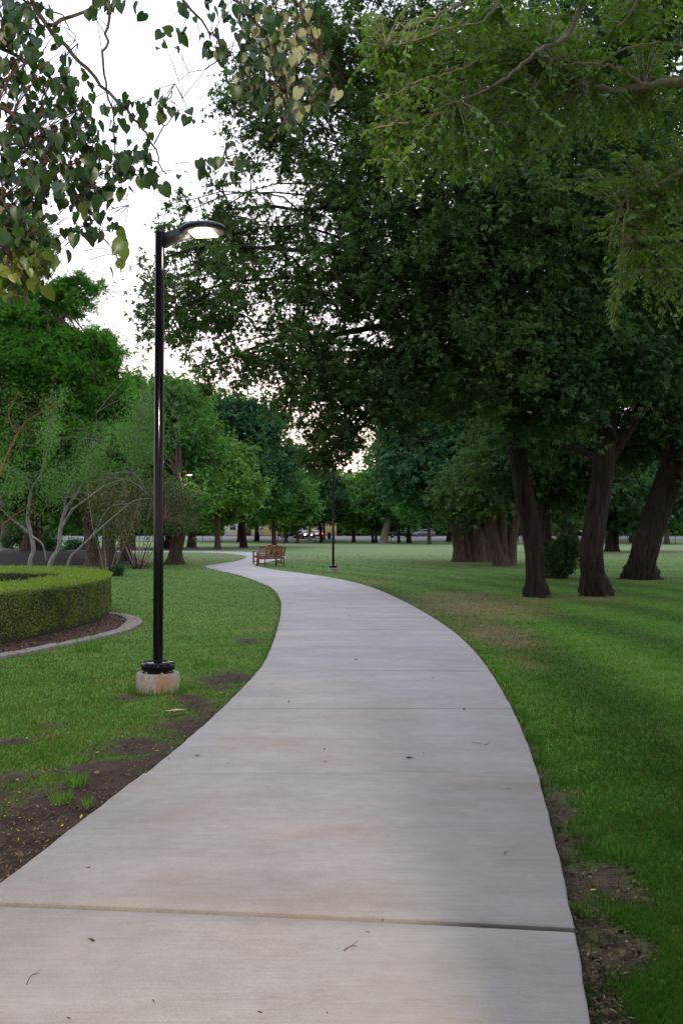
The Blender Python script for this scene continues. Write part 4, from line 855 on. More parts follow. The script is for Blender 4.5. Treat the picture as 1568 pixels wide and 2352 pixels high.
# ------------------------------------------------------------------ street lamps
def lamp(loc, label, rz=math.radians(-9), power=60, spot=True):
    g = 'black path lamps'; root = empty('street_lamp', loc, label, 'street lamp', g); H = 4.74; HB = .175
    m = MB(); m.lathe([(.222, -.3), (.222, .155), (.214, .172), (.165, .175), (.155, .15), (.155, .13)], sides=40); footing = m.build('footing', M['base'], root, False); autosmooth(footing, 35)
    m = MB(); m.lathe([(.001, .139), (.08, .142), (.156, .136)], sides=24); m.build('grout', M['rust'], root, True)
    for k in range(4):
        a = k * math.pi / 2 + .5; m = MB(); m.tube([(.12 * math.cos(a), .12 * math.sin(a), .12), (.12 * math.cos(a), .12 * math.sin(a), .21)], .010, 8); m.lathe([(.001, .165), (.02, .165), (.02, .182), (.001, .182)], (.12 * math.cos(a), .12 * math.sin(a), 0), 6); m.build('anchor_bolt', M['steel'], root)
    m = MB(); m.lathe([(.15, .195), (.163, .20), (.172, .215), (.173, .25), (.168, .272), (.150, .284), (.11, .288), (.057, .287), (.053, .30)], sides=40); autosmooth(m.build('base_cover', M['black'], root, True), 60)
    m = MB(); m.lathe([(.052, .20), (.0505, 1.0), (.0475, H - .02), (.0475, H)], sides=32); m.build('pole', M['black'], root, True)
    m = MB(); m.lathe([(.050, H - .012), (.052, H + .004), (.046, H + .016), (.001, H + .02)], sides=32); autosmooth(m.build('pole_cap', M['black2'], root, True))
    c, s = math.cos(rz), math.sin(rz); R = np.array([[c, -s, 0], [s, c, 0], [0, 0, 1]])
    # arm: tapering side profile in x-z, extruded across y
    pr = [(.04, H - .165), (.04, H - .02), (.15, H + .0), (.24, H + .022), (.32, H + .03), (.32, H - .075), (.20, H - .108), (.11, H - .14), (.065, H - .165)]
    m = MB(); M2 = R @ np.array([[1, 0, 0], [0, 0, 1], [0, 1, 0]]); m.prism(pr, -.034, .034, M2); arm = m.build('arm', M['black2'], root)
    # head: flattened oval shell
    m = MB(); cx = .47
    prof = [(.001, -.032), (.17, -.034), (.205, -.036), (.232, -.022), (.245, .0), (.238, .018), (.215, .036), (.17, .052), (.10, .063), (.001, .067)]
    m.lathe(prof, (0, 0, 0), 48, 1.0, .86); hd = m.build('lamp_head', M['black2'], root, True, R @ np.array([cx, 0, H])); hd.rotation_euler = (0, 0, rz); autosmooth(hd, 50)
    m = MB(); m.lathe([(.246, -.004), (.250, .0), (.246, .004)], (0, 0, 0), 48, 1.0, .86); sm = m.build('seam', M['black'], hd)
    m = MB(); m.prism([(-.115, -.125), (.115, -.125), (.128, -.112), (.128, .112), (.115, .125), (-.115, .125), (-.128, .112), (-.128, -.112)], -.048, -.035); ln = m.build('lens', M['lens'], hd)
    ld = bpy.data.lights.new('lamp_light', 'POINT'); ld.shadow_soft_size = .12; ld.energy = power; ld.color = (1, .89, .72); lo = bpy.data.objects.new('lamp_light', ld); COL.objects.link(lo)
    lo.parent = root; lo.location = tuple(R @ np.array([cx, 0, H]) - np.array([0, 0, .17])); lo.rotation_euler = (0, 0, 0)
    return root
lamp((lx, ly, 0), 'tall black lamp post lit on the left lawn, nearest to the camera', power=26)
p2 = G(765, 1314); lamp((p2[0], p2[1], 0), 'black lamp post right of the benches, its head hidden in foliage', power=26)
p3 = G(415, 1296); lamp((p3[0], p3[1], 0), 'small distant lit lamp post beside the leaning trunk at left', math.radians(-4), power=26)
p4 = gpt(630, 135); lamp(p4, 'thin far lamp post seen just above the benches', power=26)
lamp((1.6, -5.0, 0), 'black lamp post standing behind the camera right of the path', math.radians(170), power=3000)
tree('shade_tree', 'unseen tree beside the path just behind the camera, placed so its trunk shades the path', 'trees around the path start', 'tree', (1.12, -1.5, 0), [[(1.12, -1.5, 0, .36), (1.13, -1.5, 1.5, .34), (1.2, -1.6, 3.5, .31), (1.3, -2, 7, .25), (1.3, -2.2, 10, .15)]],
     [(1, -3, 10, 5, 4.5, 2.2, 1), (3, -5, 9, 4, 3, 2, 1), (-2, -4, 9.5, 3, 3, 1.6, .8)], M['oak'], M['bark'], 91, ncl=500, npc=24, cr=.7, L=.22, hole=.1, hf=.8, zmin=7.2)  # added out of view so the trunk casts the soft shadow on the path

# ------------------------------------------------------------------ benches
def bench(base, ang, label, L=1.5):
    root = empty('park_bench', base, label, 'bench', 'wooden garden benches beside the path'); root.rotation_euler = (0, 0, ang)
    # local: length along x, front = +y, back at y=0
    hw = L / 2; W_ = M['wood']; D = .52
    for sx in (-1, 1):
        x = sx * (hw - .03); m = MB(); m.tube([(x, .0, 0), (x, .02, .42), (x, -.03, .66), (x, -.11, .98)], .036, 4); m.build('leg', W_, root)
        m = MB(); m.box((x, D, .33), (.065, .065, .66)); m.build('leg', W_, root)
        m = MB(); m.box((x, D / 2 + .01, .675), (.075, D + .14, .03), bev=.01); m.build('armrest', W_, root)
        m = MB(); m.box((x, D / 2, .14), (.035, D - .03, .05)); m.box((x, D / 2, .375), (.035, D - .03, .07)); m.build('side_rail', W_, root)
    m = MB()
    for k in range(6):
        y = .05 + k * .088; z = .435 - .022 * math.sin((k + .3) / 5.6 * math.pi); m.box((0, y, z), (L - .02, .068, .022))
    m.box((0, D, .39), (L - .1, .03, .08)); m.box((0, .03, .39), (L - .1, .03, .08)); m.build('seat', W_, root)
    t = math.radians(13); bk = MB(); n = 25
    def by(z): return .0 - (z - .45) * .2
    # camel-back crest rail
    xs = np.linspace(-hw + .05, hw - .05, n); hump = .085 * np.exp(-(xs / (L * .17)) ** 2) - .02 * np.exp(-((np.abs(xs) - L * .33) / .13) ** 2); V = []
    for x, hh in zip(xs, hump):
        zt = .955 + hh; zb = .875 + hh * .6
        V += [(x, by(zb) - .018, zb), (x, by(zb) + .018, zb), (x, by(zt) + .018, zt), (x, by(zt) - .018, zt)]
    q = []
    for i in range(n - 1):
        for k in range(4): a = i * 4 + k; b = i * 4 + (k + 1) % 4; q.append([a, b, b + 4, a + 4])
    bk.add(V, q); bk.box((0, by(.50), .50), (L - .12, .03, .055))
    ns = 17
    for k in range(ns):
        x = -hw + .10 + k * (L - .2) / (ns - 1); zt = .89 + .05 * math.exp(-(x / (L * .17)) ** 2); bk.tube([(x, by(.5), .5), (x, by(zt), zt)], .0215 if k not in (8,) else .04, 4)
    bk.build('backrest', W_, root)
    return root
bb = G(645, 1300); bench((P(622, 1298, 47.9)[0] + .14, 48.7, 0), math.radians(54), 'front wooden bench with a humped slatted back, nearer the camera', 1.5)
bench((P(612, 1295, 51)[0] + .11, 52.2, 0), math.radians(38), 'rear wooden bench half hidden behind the front one, its arms toward the path', 1.5)

# ------------------------------------------------------------------ road, fence, cars beyond the lawn
def sheet(name, xs, ys, dz, m):
    X, Y = np.meshgrid(xs, ys); Z = terrain(X, Y) + dz; V = np.stack([X, Y, Z], -1).reshape(-1, 3); nx_ = len(xs); i0 = (np.arange(len(ys) - 1)[:, None] * nx_ + np.arange(nx_ - 1)[None]).ravel()
    o = link(name, np_mesh(name, V, [np.stack([i0, i0 + 1, i0 + 1 + nx_, i0 + nx_], -1)]), m); tag(o, kind='structure'); return o
M['asphalt'] = noise_mat('asphalt', (.10, .10, .11), (.15, .15, .165), 3, .9, .1)
sheet('road', np.arange(-200, 260, 4.0), np.arange(176, 196.1, 1.0), .02, M['asphalt'])
sheet('road_kerb', np.arange(-200, 260, 4.0), np.array([175.4, 176.0]), .12, M['curb'])
def fence(label, x0, x1, Y, h, step, pick=None, name='rail_fence'):
    z = float(terrain(np.float64(0), np.float64(Y))); root = empty(name, ((x0 + x1) / 2, Y, z), label, 'fence'); o0 = (x0 + x1) / 2; m = MB(); m.tube([(x0 - o0, 0, h), (x1 - o0, 0, h)], .045, 6); m.tube([(x0 - o0, 0, .15), (x1 - o0, 0, .15)], .03, 6); m.build('rail', M['black2'], root)
    for x in np.arange(x0, x1 + .1, step): m = MB(); m.tube([(x - o0, 0, -.3), (x - o0, 0, h + .06)], .06, 6); m.build('post', M['black2'], root)
    m = MB()
    if pick:
        for x in np.arange(x0, x1, pick): m.tube([(x - o0, .0, .1), (x - o0, 0, h + .05)], .018, 3, False)
        tag(m.build('pickets', M['black2'], root), kind='stuff')
fence('low grey chain fence with thin posts along the far edge of the lawn', -46, 26, 167, 1.1, 3.2)
fence('black iron picket fence under the trees at the far right', 27, 78, 150, 1.25, 3.0, .22, 'picket_fence')

M['glass'] = mat('car_glass', (.02, .03, .04), .08, 0, .8); M['tyre'] = mat('tyre', (.012, .012, .012), .9); M['rim'] = mat('rim', (.3, .3, .32), .35, .8)
M['red_on'] = mat('tail_light_on', (.5, .02, .01), .3, 0, .5, (1, .10, .04), 5); M['white_on'] = mat('head_light_on', (1, .9, .8), .3, 0, .5, (1, .80, .68), 9); M['amber_on'] = mat('amber_light_on', (1, .4, .1), .3, 0, .5, (1, .35, .12), 6)
M['red_off'] = mat('tail_light', (.25, .01, .01), .3); M['white_off'] = mat('head_light', (.6, .6, .6), .2)
def car(px, Y, rz, colr, label, kind='sedan', lights='off'):
    loc = gpt(px, Y); root = empty('parked_car' if kind != 'van' else 'parked_van', (loc[0], loc[1], loc[2] + .02), label, 'car' if kind != 'van' else 'van', 'vehicles on the far road'); root.rotation_euler = (0, 0, rz)
    pm = mat('car_paint_' + label.split()[0], colr, .25, .1, .6); L = 4.6 if kind != 'van' else 4.9; W = 1.8; h = 1.42 if kind != 'van' else 1.85
    if kind == 'sedan': body = [(-2.3, .35), (-2.3, .80), (-2.1, .92), (-1.5, .97), (1.0, .95), (1.9, .84), (2.25, .68), (2.3, .35)]; cab = [(-1.75, .95), (-1.15, h - .03), (-.2, h), (.35, h - .05), (1.15, .95)]
    else: body = [(-2.4, .4), (-2.4, 1.0), (-2.3, 1.1), (1.2, 1.1), (2.2, 1.0), (2.4, .75), (2.4, .4)]; cab = [(-2.3, 1.08), (-2.15, h - .04), (-.5, h), (.5, h - .05), (1.35, 1.08)]
    R = np.array([[1, 0, 0], [0, 0, 1], [0, 1, 0]])
    m = MB(); m.prism(body, -W / 2, W / 2, R); m.prism(cab, -W / 2 + .13, W / 2 - .13, R); m.box((0, 0, .35), (L - .1, W - .1, .25)); m.build('body', pm, root)
    g = np.array(cab); c = g.mean(0); gi = c + (g - c) * np.array([.84, .72])
    for sy in (-1, 1): m = MB(); y = sy * (W / 2 - .125); m.prism(gi, min(y, y + sy * .012), max(y, y + sy * .012), R); m.build('side_window', M['glass'], root)
    for (a, b) in ((g[0], g[1]), (g[-1], g[-2])):
        m = MB(); n = np.array([b[1] - a[1], -(b[0] - a[0])]); n = n / np.linalg.norm(n) * (1 if a[0] > 0 else -1) * (1 if n[0] * a[0] > 0 else 1); n = n * np.sign(n[0] * a[0]) * 1 if True else n
        n = np.array([abs(n[0]) * np.sign(a[0]), abs(n[1])]) * .012; A = a + (b - a) * .12 + n; B = a + (b - a) * .88 + n; y = W / 2 - .22
        m.add([(A[0], -y, A[1]), (A[0], y, A[1]), (B[0], y * .92, B[1]), (B[0], -y * .92, B[1])], [[0, 1, 2, 3]]); m.build('windscreen', M['glass'], root)
    for sx in (-1.4, 1.4):
        for sy in (-1, 1):
            m = MB(); m.tube([(sx, sy * (W / 2 - .2), .32), (sx, sy * (W / 2 + .01), .32)], .32, 20); wh = m.build('wheel', M['tyre'], root); m = MB(); m.tube([(sx, sy * (W / 2), .32), (sx, sy * (W / 2 + .02), .32)], .19, 12); m.build('rim', M['rim'], wh)
    xe = L / 2 + .01
    for sy in (-1, 1):
        m = MB(); m.box((xe, sy * .62, .66 if kind == 'sedan' else .85), (.06, .36, .17), bev=.02); m.build('headlight', M['white_on'] if lights in ('head', 'both') else M['white_off'], root)
        m = MB(); m.box((-xe, sy * .66, .78 if kind == 'sedan' else .95), (.06, .34, .17), bev=.02); m.build('tail_light', M['red_on'] if lights in ('tail', 'both') else (M['amber_on'] if lights == 'amber' else M['red_off']), root)
    m = MB(); m.box((xe, 0, .42), (.12, W - .1, .16), bev=.03); m.build('bumper', M['black2'], root); m = MB(); m.box((-xe, 0, .42), (.12, W - .1, .16), bev=.03); m.build('bumper', M['black2'], root)
    return root
car(668, 184, math.radians(150), (.008, .008, .01), 'black van behind the trees, leftmost of the vehicles on the road', 'van', 'amber')
car(695, 182, math.radians(-62), (.012, .014, .02), 'dark blue car facing the camera with bright headlights on', 'sedan', 'head')
car(720, 184, math.radians(120), (.45, .45, .47), 'silver car beside the slim trunk with red tail lights glowing', 'sedan', 'tail')
car(917, 186, math.radians(184), (.01, .01, .014), 'black car parked across the view right of the pale trunk', 'sedan', 'off')
car(972, 190, math.radians(176), (.22, .22, .24), 'grey car at the right end of the road, behind the thick trunk', 'sedan', 'off')
def wheel_bin():
    l = gpt(756, 178); root = empty('recycling_bin', l, 'blue recycling bin by the road, left of the second lamp post', 'bin'); b = mat('bin_blue', (.02, .08, .22), .5)
    m = MB(); m.prism([(-.3, -.3), (.3, -.3), (.3, .3), (-.3, .3)], .05, 1.15); m.build('body', b, root); m = MB(); m.box((0, -.02, 1.18), (.7, .74, .07), bev=.02); m.build('lid', b, root)
    for s in (-1, 1): m = MB(); m.tube([(s * .3, .3, .12), (s * .36, .3, .12)], .12, 12); m.build('wheel', M['tyre'], root)
wheel_bin()
def cone():
    l = gpt(648, 174); root = empty('traffic_cone', l, 'orange traffic cone at the roadside left of the black van', 'traffic cone'); o = mat('cone_orange', (.8, .16, .04), .5); wt = mat('cone_band', (.8, .8, .8), .4)
    m = MB(); m.lathe([(.16, .04), (.03, .95), (.001, .96)], sides=16); m.build('cone', o, root, True); m = MB(); m.box((0, 0, .02), (.42, .42, .04)); m.build('foot', o, root); m = MB(); m.lathe([(.113, .40), (.083, .61)], sides=16); m.build('band', wt, root, True)
cone()
def house(px, Y, wx, label, colr, h=4.2):
    l = gpt(px, Y); root = empty('house', l, label, 'house', 'low buildings beyond the road'); wm = noise_mat('wall_' + label.split()[0], tuple(c * .9 for c in colr), colr, 2, .9, .1); rf = noise_mat('roof_' + label.split()[0], (.06, .055, .05), (.11, .10, .09), 4, .9, .2)
    m = MB(); m.box((0, 0, h / 2), (wx, 8, h)); m.build('wall', wm, root)
    m = MB(); V = [(-wx / 2 - .5, -4.5, h), (wx / 2 + .5, -4.5, h), (wx / 2 + .5, 4.5, h), (-wx / 2 - .5, 4.5, h), (-wx / 2 + 3, 0, h + 2), (wx / 2 - 3, 0, h + 2)]; m.add(V, [[0, 1, 5, 4], [2, 3, 4, 5], [3, 2, 1, 0]], [[1, 2, 5], [3, 0, 4]]); m.build('roof', rf, root)
    fr = mat('frame_' + label.split()[0], (.7, .68, .62), .5)
    for k in range(int(wx / 3.5)):
        x = -wx / 2 + 2 + k * 3.5
        if k == 1: m = MB(); m.box((x, -4.03, 1.1), (1.1, .1, 2.2)); m.build('door', M['bark'], root); continue
        m = MB(); m.box((x, -4.03, 1.9), (1.5, .1, 1.3)); f = m.build('window', fr, root); m = MB(); m.box((x, -4.09, 1.9), (1.3, .04, 1.1)); m.build('pane', M['glass'], f)
house(690, 218, 16, 'ochre low building glimpsed above the cars through the trees', (.50, .36, .17)); house(590, 222, 14, 'cream low building glimpsed left of the benches through the trees', (.55, .52, .45))

# ------------------------------------------------------------------ things lying on path and grass
def curl_leaf(px, py, sz, ang, colr, label, on_path=True, n=1):
    b = G(px, py); z = .010 if on_path else float(gheight(b[0], b[1])) + .03; V0, F0 = T_ELL; V = V0.copy(); V[:, 2] = .25 * (V[:, 0] - .5) ** 2 + .5 * np.abs(V[:, 1]) ** 1.2; V *= sz
    me = np_mesh('fallen_leaf', V, [F0]); m = mat('dead_leaf_' + str(int(px)), colr, .8); o = link('fallen_leaf', me, m); o.location = (b[0], b[1], z); o.rotation_euler = (0, 0, ang); tag(o, label, 'leaf', 'fallen leaves')
curl_leaf(388, 1636, .16, .4, (.34, .25, .12), 'large pale tan leaf curled on the grass right of the lamp footing', False)
curl_leaf(402, 1638, .12, 2.4, (.30, .22, .11), 'smaller tan leaf lying against the large pale leaf by the lamp footing', False)
curl_leaf(70, 1478, .11, 0, (.36, .27, .17), 'pale tan leaf on the mulch in front of the hedge', False)
curl_leaf(910, 1868, .05, .3, (.05, .045, .04), 'dark leaf in the middle of the path, right of centre')
curl_leaf(850, 1872, .035, 1.3, (.06, .05, .045), 'small dark leaf left of the dark leaf mid path')
curl_leaf(727, 1948, .035, 2.2, (.08, .07, .055), 'small curled brown leaf near the path centre')
curl_leaf(1355, 2052, .035, .5, (.42, .26, .05), 'yellow leaf on the bare soil right of the path', False)
curl_leaf(222, 1732, .04, 1.2, (.45, .27, .05), 'yellow leaf on the bare soil left of the path', False)
curl_leaf(455, 1795 - 55, .06, 1.9, (.26, .17, .09), 'brown leaf at the left edge of the path', False)
curl_leaf(930, 1744, .06, .1, (.06, .05, .04), 'flat dark leaf lying mid path beyond the others')
def twig_on(pts, r0, label):
    b = G(*pts[0]); m = MB(); A = np.array([G(*p) - b + [0, 0, .012 + .006 * (i % 2)] for i, p in enumerate(pts)]); A = catmull(A, 4); m.tube(A, np.linspace(r0, r0 * .4, len(A)), 5)
    k = len(A) // 2; m.tube([A[k], A[k] + [.03, .02, .012]], [r0 * .6, r0 * .3], 4); o = m.build('fallen_twig', M['twigr']); o.location = tuple(b); tag(o, label, 'twig', 'fallen twigs on the path')
twig_on([(1085, 1708), (1105, 1714), (1120, 1713), (1128, 1700)], .0022, 'curved thin twig near the right side of the path, farthest of the twigs')
twig_on([(1155, 1952), (1158, 1968), (1170, 1985)], .0028, 'short hooked twig on the path above the wide joint')
twig_on([(790, 2190), (805, 2184), (820, 2180)], .0028, 'short dark twig in the middle of the nearest slab')
twig_on([(62, 2268), (72, 2252), (92, 2244)], .0018, 'thin bent twig on the nearest slab at lower left')
twig_on([(1140, 1815), (1165, 1819), (1190, 1822)], .0014, 'thin straight pine straw just past the narrow joint')
twig_on([(10, 1963), (40, 1958), (95, 1957)], .0018, 'long thin twig by the left edge of the path')

# ------------------------------------------------------------------ near overhanging trees
def redbud():
    b = np.array([-5.2, 3.6, 0]); root = empty('redbud_tree', b, 'overhanging tree with heart-shaped leaves at upper left, hanging close to the camera', 'tree'); r = np.random.default_rng(21); mb = MB(); tw = []
    mb.tube(wig(bez(b * 0, np.array([.1, 0, 1.2]), np.array([.1, .2, 2.4]), np.array([.6, .3, 3.6]), 10), .02, r), np.linspace(.15, .09, 10), 12, True, .05)
    top = np.array([.6, .3, 3.6]) + b
    BR = [  # (list of (px,py,Y)), radius
        ([(-120, -120, 4.2), (40, -40, 4.4), (110, 60, 4.5), (200, 160, 4.6), (300, 260, 4.7), (350, 330, 4.8), (380, 400, 4.9)], .014),
        ([(110, 60, 4.5), (240, 0, 4.7), (330, -80, 4.8)], .010), ([(250, -60, 4.6), (250, 60, 4.6), (240, 150, 4.6), (262, 270, 4.7), (270, 380, 4.7), (295, 470, 4.8)], .008),
        ([(-150, 200, 4.0), (-20, 230, 4.2), (60, 300, 4.3), (110, 370, 4.4), (180, 430, 4.5), (210, 530, 4.6)], .013), ([(-150, 380, 4.0), (-30, 440, 4.2), (40, 500, 4.3), (60, 600, 4.3), (70, 680, 4.3)], .011),
        ([(-150, 60, 4.3), (20, 120, 4.5), (120, 180, 4.6), (190, 260, 4.7), (230, 350, 4.7)], .011), ([(300, -80, 4.9), (400, -20, 5), (470, 60, 5), (530, 120, 5), (560, 170, 5)], .009), ([(440, -80, 5.0), (560, 20, 5.0), (620, 100, 5.0), (650, 180, 4.9), (670, 260, 4.9)], .010),
        ([(650, -100, 4.9), (690, 20, 4.9), (740, 120, 4.8), (765, 200, 4.8)], .007), ([(530, 120, 5), (480, 150, 5), (400, 190, 5)], .005), ([(350, 330, 4.8), (400, 260, 4.8), (420, 230, 4.8)], .004),
        ([(-60, -80, 4.6), (60, 0, 4.8), (140, 40, 4.9), (180, 100, 4.9)], .008), ([(560, 170, 5), (540, 240, 5), (520, 330, 5), (510, 370, 5)], .004), ([(-100, 520, 4.2), (0, 560, 4.3), (50, 640, 4.3)], .008)]
    allp = []
    for k, (pl, rr) in enumerate(BR):
        A = np.array([(*P(a, q, Y), rr * (1 - .8 * i / (len(pl) - 1))) for i, (a, q, Y) in enumerate(pl)])
        A = catmull(A, 6); A[:, :3] += r.normal(0, .006, (len(A), 3)); mb.tube(A[:, :3] - b, A[:, 3], 7, False)
        allp.append(A[:, :3])
        if pl[0][0] < 0 or pl[0][1] < 0:
            s = A[0, :3]; d = s - top; mb.tube(bez(top - b, top - b + d * .3 + [0, 0, .3], top - b + d * .7 + [0, 0, .2], s - b, 8), np.linspace(.04, rr, 8), 8, False)
    AP = np.concatenate(allp); mb2 = MB(); pos = []; ax = []; pale = []
    # leaf regions (px, py, rx, ry, n, palefrac)
    RG = [(60, 60, 80, 60, 40, 0), (60, 170, 80, 60, 50, 0), (150, 220, 70, 60, 45, 0), (40, 300, 70, 80, 70, 0), (150, 330, 70, 60, 60, 0), (240, 300, 70, 60, 40, 0), (60, 420, 80, 70, 90, .05), (180, 430, 90, 50, 60, 0), (300, 370, 60, 40, 30, 0),
          (50, 540, 80, 60, 90, -.3), (60, 630, 60, 45, 60, -.7), (210, 520, 60, 40, 30, 0), (340, 400, 40, 35, 16, 0), (310, 240, 50, 40, 22, 0), (390, 240, 25, 30, 10, 0), (400, 90, 40, 30, 12, 0), (260, 20, 60, 22, 16, 0), (280, 560, 20, 30, 8, -.6), (270, 605, 20, 20, 6, -1),
          (420, 20, 30, 20, 6, 0), (500, 110, 40, 40, 24, 0), (480, 380, 30, 25, 14, .1), (545, 370, 30, 35, 16, .1), (600, 60, 70, 55, 60, .1), (590, 180, 50, 60, 55, .3), (650, 130, 40, 80, 60, .9), (670, 210, 35, 60, 46, .95), (700, 60, 40, 60, 30, .5), (730, 160, 30, 60, 20, .5), (765, 225, 18, 25, 5, .6), (540, 20, 60, 30, 30, .1), (660, 290, 50, 30, 16, .3), (430, 265, 20, 15, 5, 0), (-60, 300, 80, 250, 120, .1), (0, 20, 60, 50, 30, 0)]
    for (px, py, rx, ry, n, pf) in RG:
        for _ in range(int(n * (1.35 if px < 200 else 1.05))):
            d = 5.0 if px > 380 else 4.5; p = P(px + r.normal(0, rx * .55), py + r.normal(0, ry * .55), d + r.normal(0, .32)); pos.append(p); pale.append(pf)
    pos = np.array(pos); pale = np.array(pale); n = len(pos)
    for i, p in enumerate(pos):            # petiole and twig to the nearest branch
        j = np.argmin(((AP - p) ** 2).sum(1)); s = AP[j]; d = p - s; l = np.linalg.norm(d)
        if l > .3: s = p - d / l * .16 + [0, 0, .05]; d = p - s
        if l > .05 and (l < .3 or i % 3 == 0): mb2.tube(bez(s - b, s - b + d * .3 + [0, 0, .05 * l], s - b + d * .8 + [0, 0, .12 * l], p - b, 5), [.0026, .0022, .0018, .0014, .0009], 3, False)
    mb.build('trunk', M['bark'], root, True); tag(mb2.build('twigs', M['twigr'], root, True), kind='stuff')
    ax = r.normal(0, .45, (n, 3)) + [0, 0, -1.0]; nr = np.stack([r.normal(0, .8, n), -.8 + r.normal(0, .7, n), r.normal(.35, .6, n)], -1); LL = .030 + .038 * r.uniform(0, 1, n) ** 1.3; isp = r.uniform(0, 1, n) < pale * .65
    for nm, sel, mt, tn in (('crown', ~isp, 'redbud', .38), ('pale_leaves', isp, 'redbudp', .5)):
        k = sel.sum(); t = tn + r.normal(0, .12, k) + (np.clip(-pale[sel], 0, 1) * .5 if nm == 'crown' else 0); v = leaves(T_HEART, pos[sel] - b, ax[sel], nr[sel], LL[sel], LL[sel] * r.uniform(.75, 1.0, k), t); o = link(nm, leaf_mesh(nm, [v]), M[mt], root)
    o['label'] = 'pale cream leaves hanging among the green ones, lamplight put into their colour'
redbud()

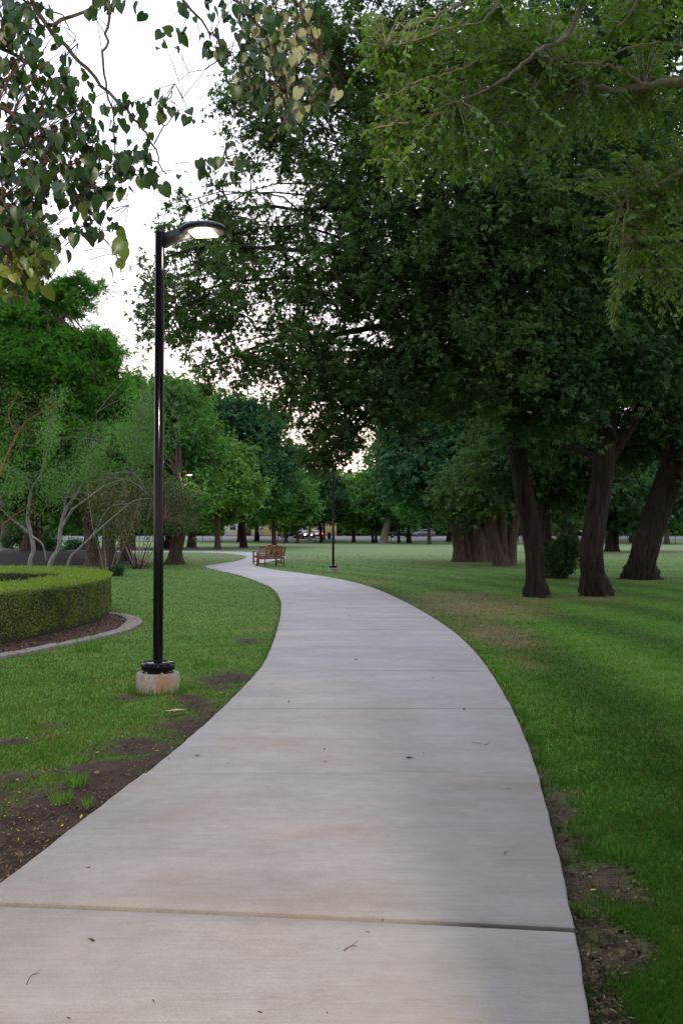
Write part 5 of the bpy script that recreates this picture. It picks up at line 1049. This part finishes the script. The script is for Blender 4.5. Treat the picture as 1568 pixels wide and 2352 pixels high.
def elm():
    b = np.array([5.2, 5.5, 0]); root = empty('elm_tree', b, 'overhanging elm with small olive-green leaves and tan branches filling the upper right', 'tree'); r = np.random.default_rng(22); mb = MB()
    tp = np.array([4.6, 6.2, 5.5]); mb.tube(wig(bez(b * 0, np.array([0, 0, 1.2]), (tp - b) * .6, tp - b, 10), .02, r), np.linspace(.24, .13, 10), 14, True, .06)
    BR = [([(1700, 200, 6.4), (1568, 190, 6.4), (1480, 200, 6.5), (1400, 205, 6.5), (1310, 188, 6.6), (1240, 170, 6.7)], .038),
          ([(1420, -120, 6.0), (1345, -10, 5.9), (1300, 80, 5.9), (1240, 115, 5.8), (1180, 165, 5.8), (1120, 205, 5.8), (1040, 238, 5.8)], .022), ([(1240, 115, 5.8), (1150, 185, 5.9), (1060, 240, 6.0), (980, 275, 6.0), (900, 285, 6.1), (850, 300, 6.1)], .014),
          ([(1480, 200, 6.5), (1420, 160, 6.4), (1340, 148, 6.3), (1260, 150, 6.2)], .016), ([(1568, 110, 6.2), (1480, 100, 6.2), (1400, 130, 6.2), (1330, 190, 6.3)], .010), ([(1280, 120, 5.9), (1230, 200, 6), (1160, 250, 6), (1090, 300, 6)], .010),
          ([(1230, 180, 6), (1210, 250, 6), (1190, 320, 6.1), (1160, 360, 6.1)], .007), ([(1180, -60, 5.8), (1120, 40, 5.8), (1050, 60, 5.8), (960, 90, 5.9), (880, 110, 6)], .010), ([(1150, -100, 5.6), (1080, -10, 5.6), (1010, 30, 5.7), (930, 60, 5.7)], .012),
          ([(1100, 140, 5.8), (1020, 170, 5.9), (950, 190, 5.9), (880, 230, 6)], .008), ([(980, 275, 6), (930, 320, 6), (900, 370, 6)], .005), ([(1150, 200, 5.9), (1100, 280, 6), (1080, 330, 6)], .005),
          ([(1700, 400, 6.6), (1600, 380, 6.6), (1520, 420, 6.6), (1440, 450, 6.6), (1400, 560, 6.6)], .02), ([(1440, 450, 6.6), (1430, 560, 6.5), (1420, 660, 6.5), (1405, 750, 6.5)], .006), ([(1600, 380, 6.6), (1500, 480, 6.8), (1460, 560, 6.9)], .010), ([(1500, -80, 6.2), (1440, 40, 6.3), (1380, 90, 6.3)], .012), ([(1650, 560, 6.8), (1560, 560, 6.8), (1480, 620, 6.8)], .010)]
    allp = []
    for k, (pl, rr) in enumerate(BR):
        A = np.array([(*P(a, q, Y), rr * (1 - .75 * i / (len(pl) - 1))) for i, (a, q, Y) in enumerate(pl)]); A = catmull(A, 6); A[:, :3] += r.normal(0, .006, (len(A), 3)); mb.tube(A[:, :3] - b, A[:, 3], 8, False); allp.append(A[:, :3])
        if pl[0][0] > 1568 or pl[0][1] < 0:
            s = A[0, :3]; d = s - tp; mb.tube(bez(tp - b, tp - b + d * .3 + [0, 0, .3], tp - b + d * .7 + [0, 0, .2], s - b, 8), np.linspace(.10, rr, 8), 8, False)
    mb.build('trunk', M['twig'], root, True); AP = np.concatenate(allp)
    RG = [(900, 90, 70, 60, 55), (900, 220, 60, 60, 60), (880, 300, 50, 40, 40), (900, 370, 45, 45, 40), (1000, 60, 80, 60, 90), (1000, 170, 80, 70, 110), (1000, 290, 80, 60, 100), (950, 400, 50, 30, 22), (1120, 80, 90, 70, 120), (1120, 190, 80, 70, 120), (1110, 300, 80, 60, 110), (1060, 380, 70, 30, 40),
          (1230, 60, 90, 70, 130), (1230, 180, 80, 60, 110), (1210, 290, 80, 60, 90), (1350, 60, 90, 80, 130), (1350, 170, 90, 70, 110), (1330, 290, 90, 60, 80), (1470, 60, 100, 80, 140), (1490, 170, 90, 70, 120), (1480, 290, 100, 70, 120), (1440, 400, 100, 60, 100), (1530, 420, 60, 80, 100), (1460, 520, 80, 60, 80), (1430, 620, 60, 50, 40), (1405, 700, 16, 45, 18), (1540, 560, 60, 80, 80), (1540, 680, 50, 60, 40), (1330, 400, 70, 40, 40), (880, 160, 40, 40, 22), (850, 30, 40, 30, 18), (1150, 20, 80, 40, 70), (1640, 300, 60, 300, 160)]
    seedp = []
    for (px, py, rx, ry, n) in RG:
        for _ in range(int(n * .80)): seedp.append(P(px + r.normal(0, rx * .6), py + r.normal(0, ry * .6), (6.5 if px < 1300 else 7.1) + r.normal(0, .42)))
    seedp = np.array(seedp); tw = MB(); pos = []; ax = []; nr = []; tn = []
    for i, p in enumerate(seedp):            # a leafy twig ends at every seed point, leaves alternate along it
        j = np.argmin(((AP - p) ** 2).sum(1)); s = AP[j]; d = p - s; l = np.linalg.norm(d)
        if l > .9: s = p - d / l * .5; d = p - s; l = .5
        d2 = d * min(1, .34 / (l + 1e-6)); s2 = p - d2; drp = np.array([0, 0, -.05])
        c = bez(s, s + d * .3 + [0, 0, .06 * l], s + d * .75 + [0, 0, .06 * l], p + drp, 7); tw.tube(c - b, np.linspace(.0034, .0010, 7), 3, False)
        m = r.integers(7, 13); tt = np.linspace(.35 if l > .3 else .1, 1, m); idx = tt * 6; i0_ = np.clip(idx.astype(int), 0, 5); q = c[i0_] + (c[i0_ + 1] - c[i0_]) * (idx - i0_)[:, None]
        td = c[-1] - c[-3]; td = td / (np.linalg.norm(td) + 1e-6); sdv = np.cross(td, [0, 0, 1]); sdv /= np.linalg.norm(sdv) + 1e-6; sg = np.where(np.arange(m) % 2, 1, -1)[:, None]
        pos.append(q); ax.append(td * .7 + sdv * sg * .9 + r.normal(0, .3, (m, 3)) + [0, 0, -.45]); nr.append(r.normal(0, .45, (m, 3)) + [0, -.25, .9]); tn.append(np.full(m, .5 + r.normal(0, .15)))
    pos = np.concatenate(pos); ax = np.concatenate(ax); nr = np.concatenate(nr); tn = np.concatenate(tn) + r.normal(0, .15, len(pos)); n = len(pos); LL = r.uniform(.026, .056, n)
    tag(tw.build('twigs', M['twig'], root, True), kind='stuff'); v = leaves(T_ELL, pos - b, ax, nr, LL, LL * .95, tn); link('crown', leaf_mesh('crown', [v]), M['elm'], root)
elm()
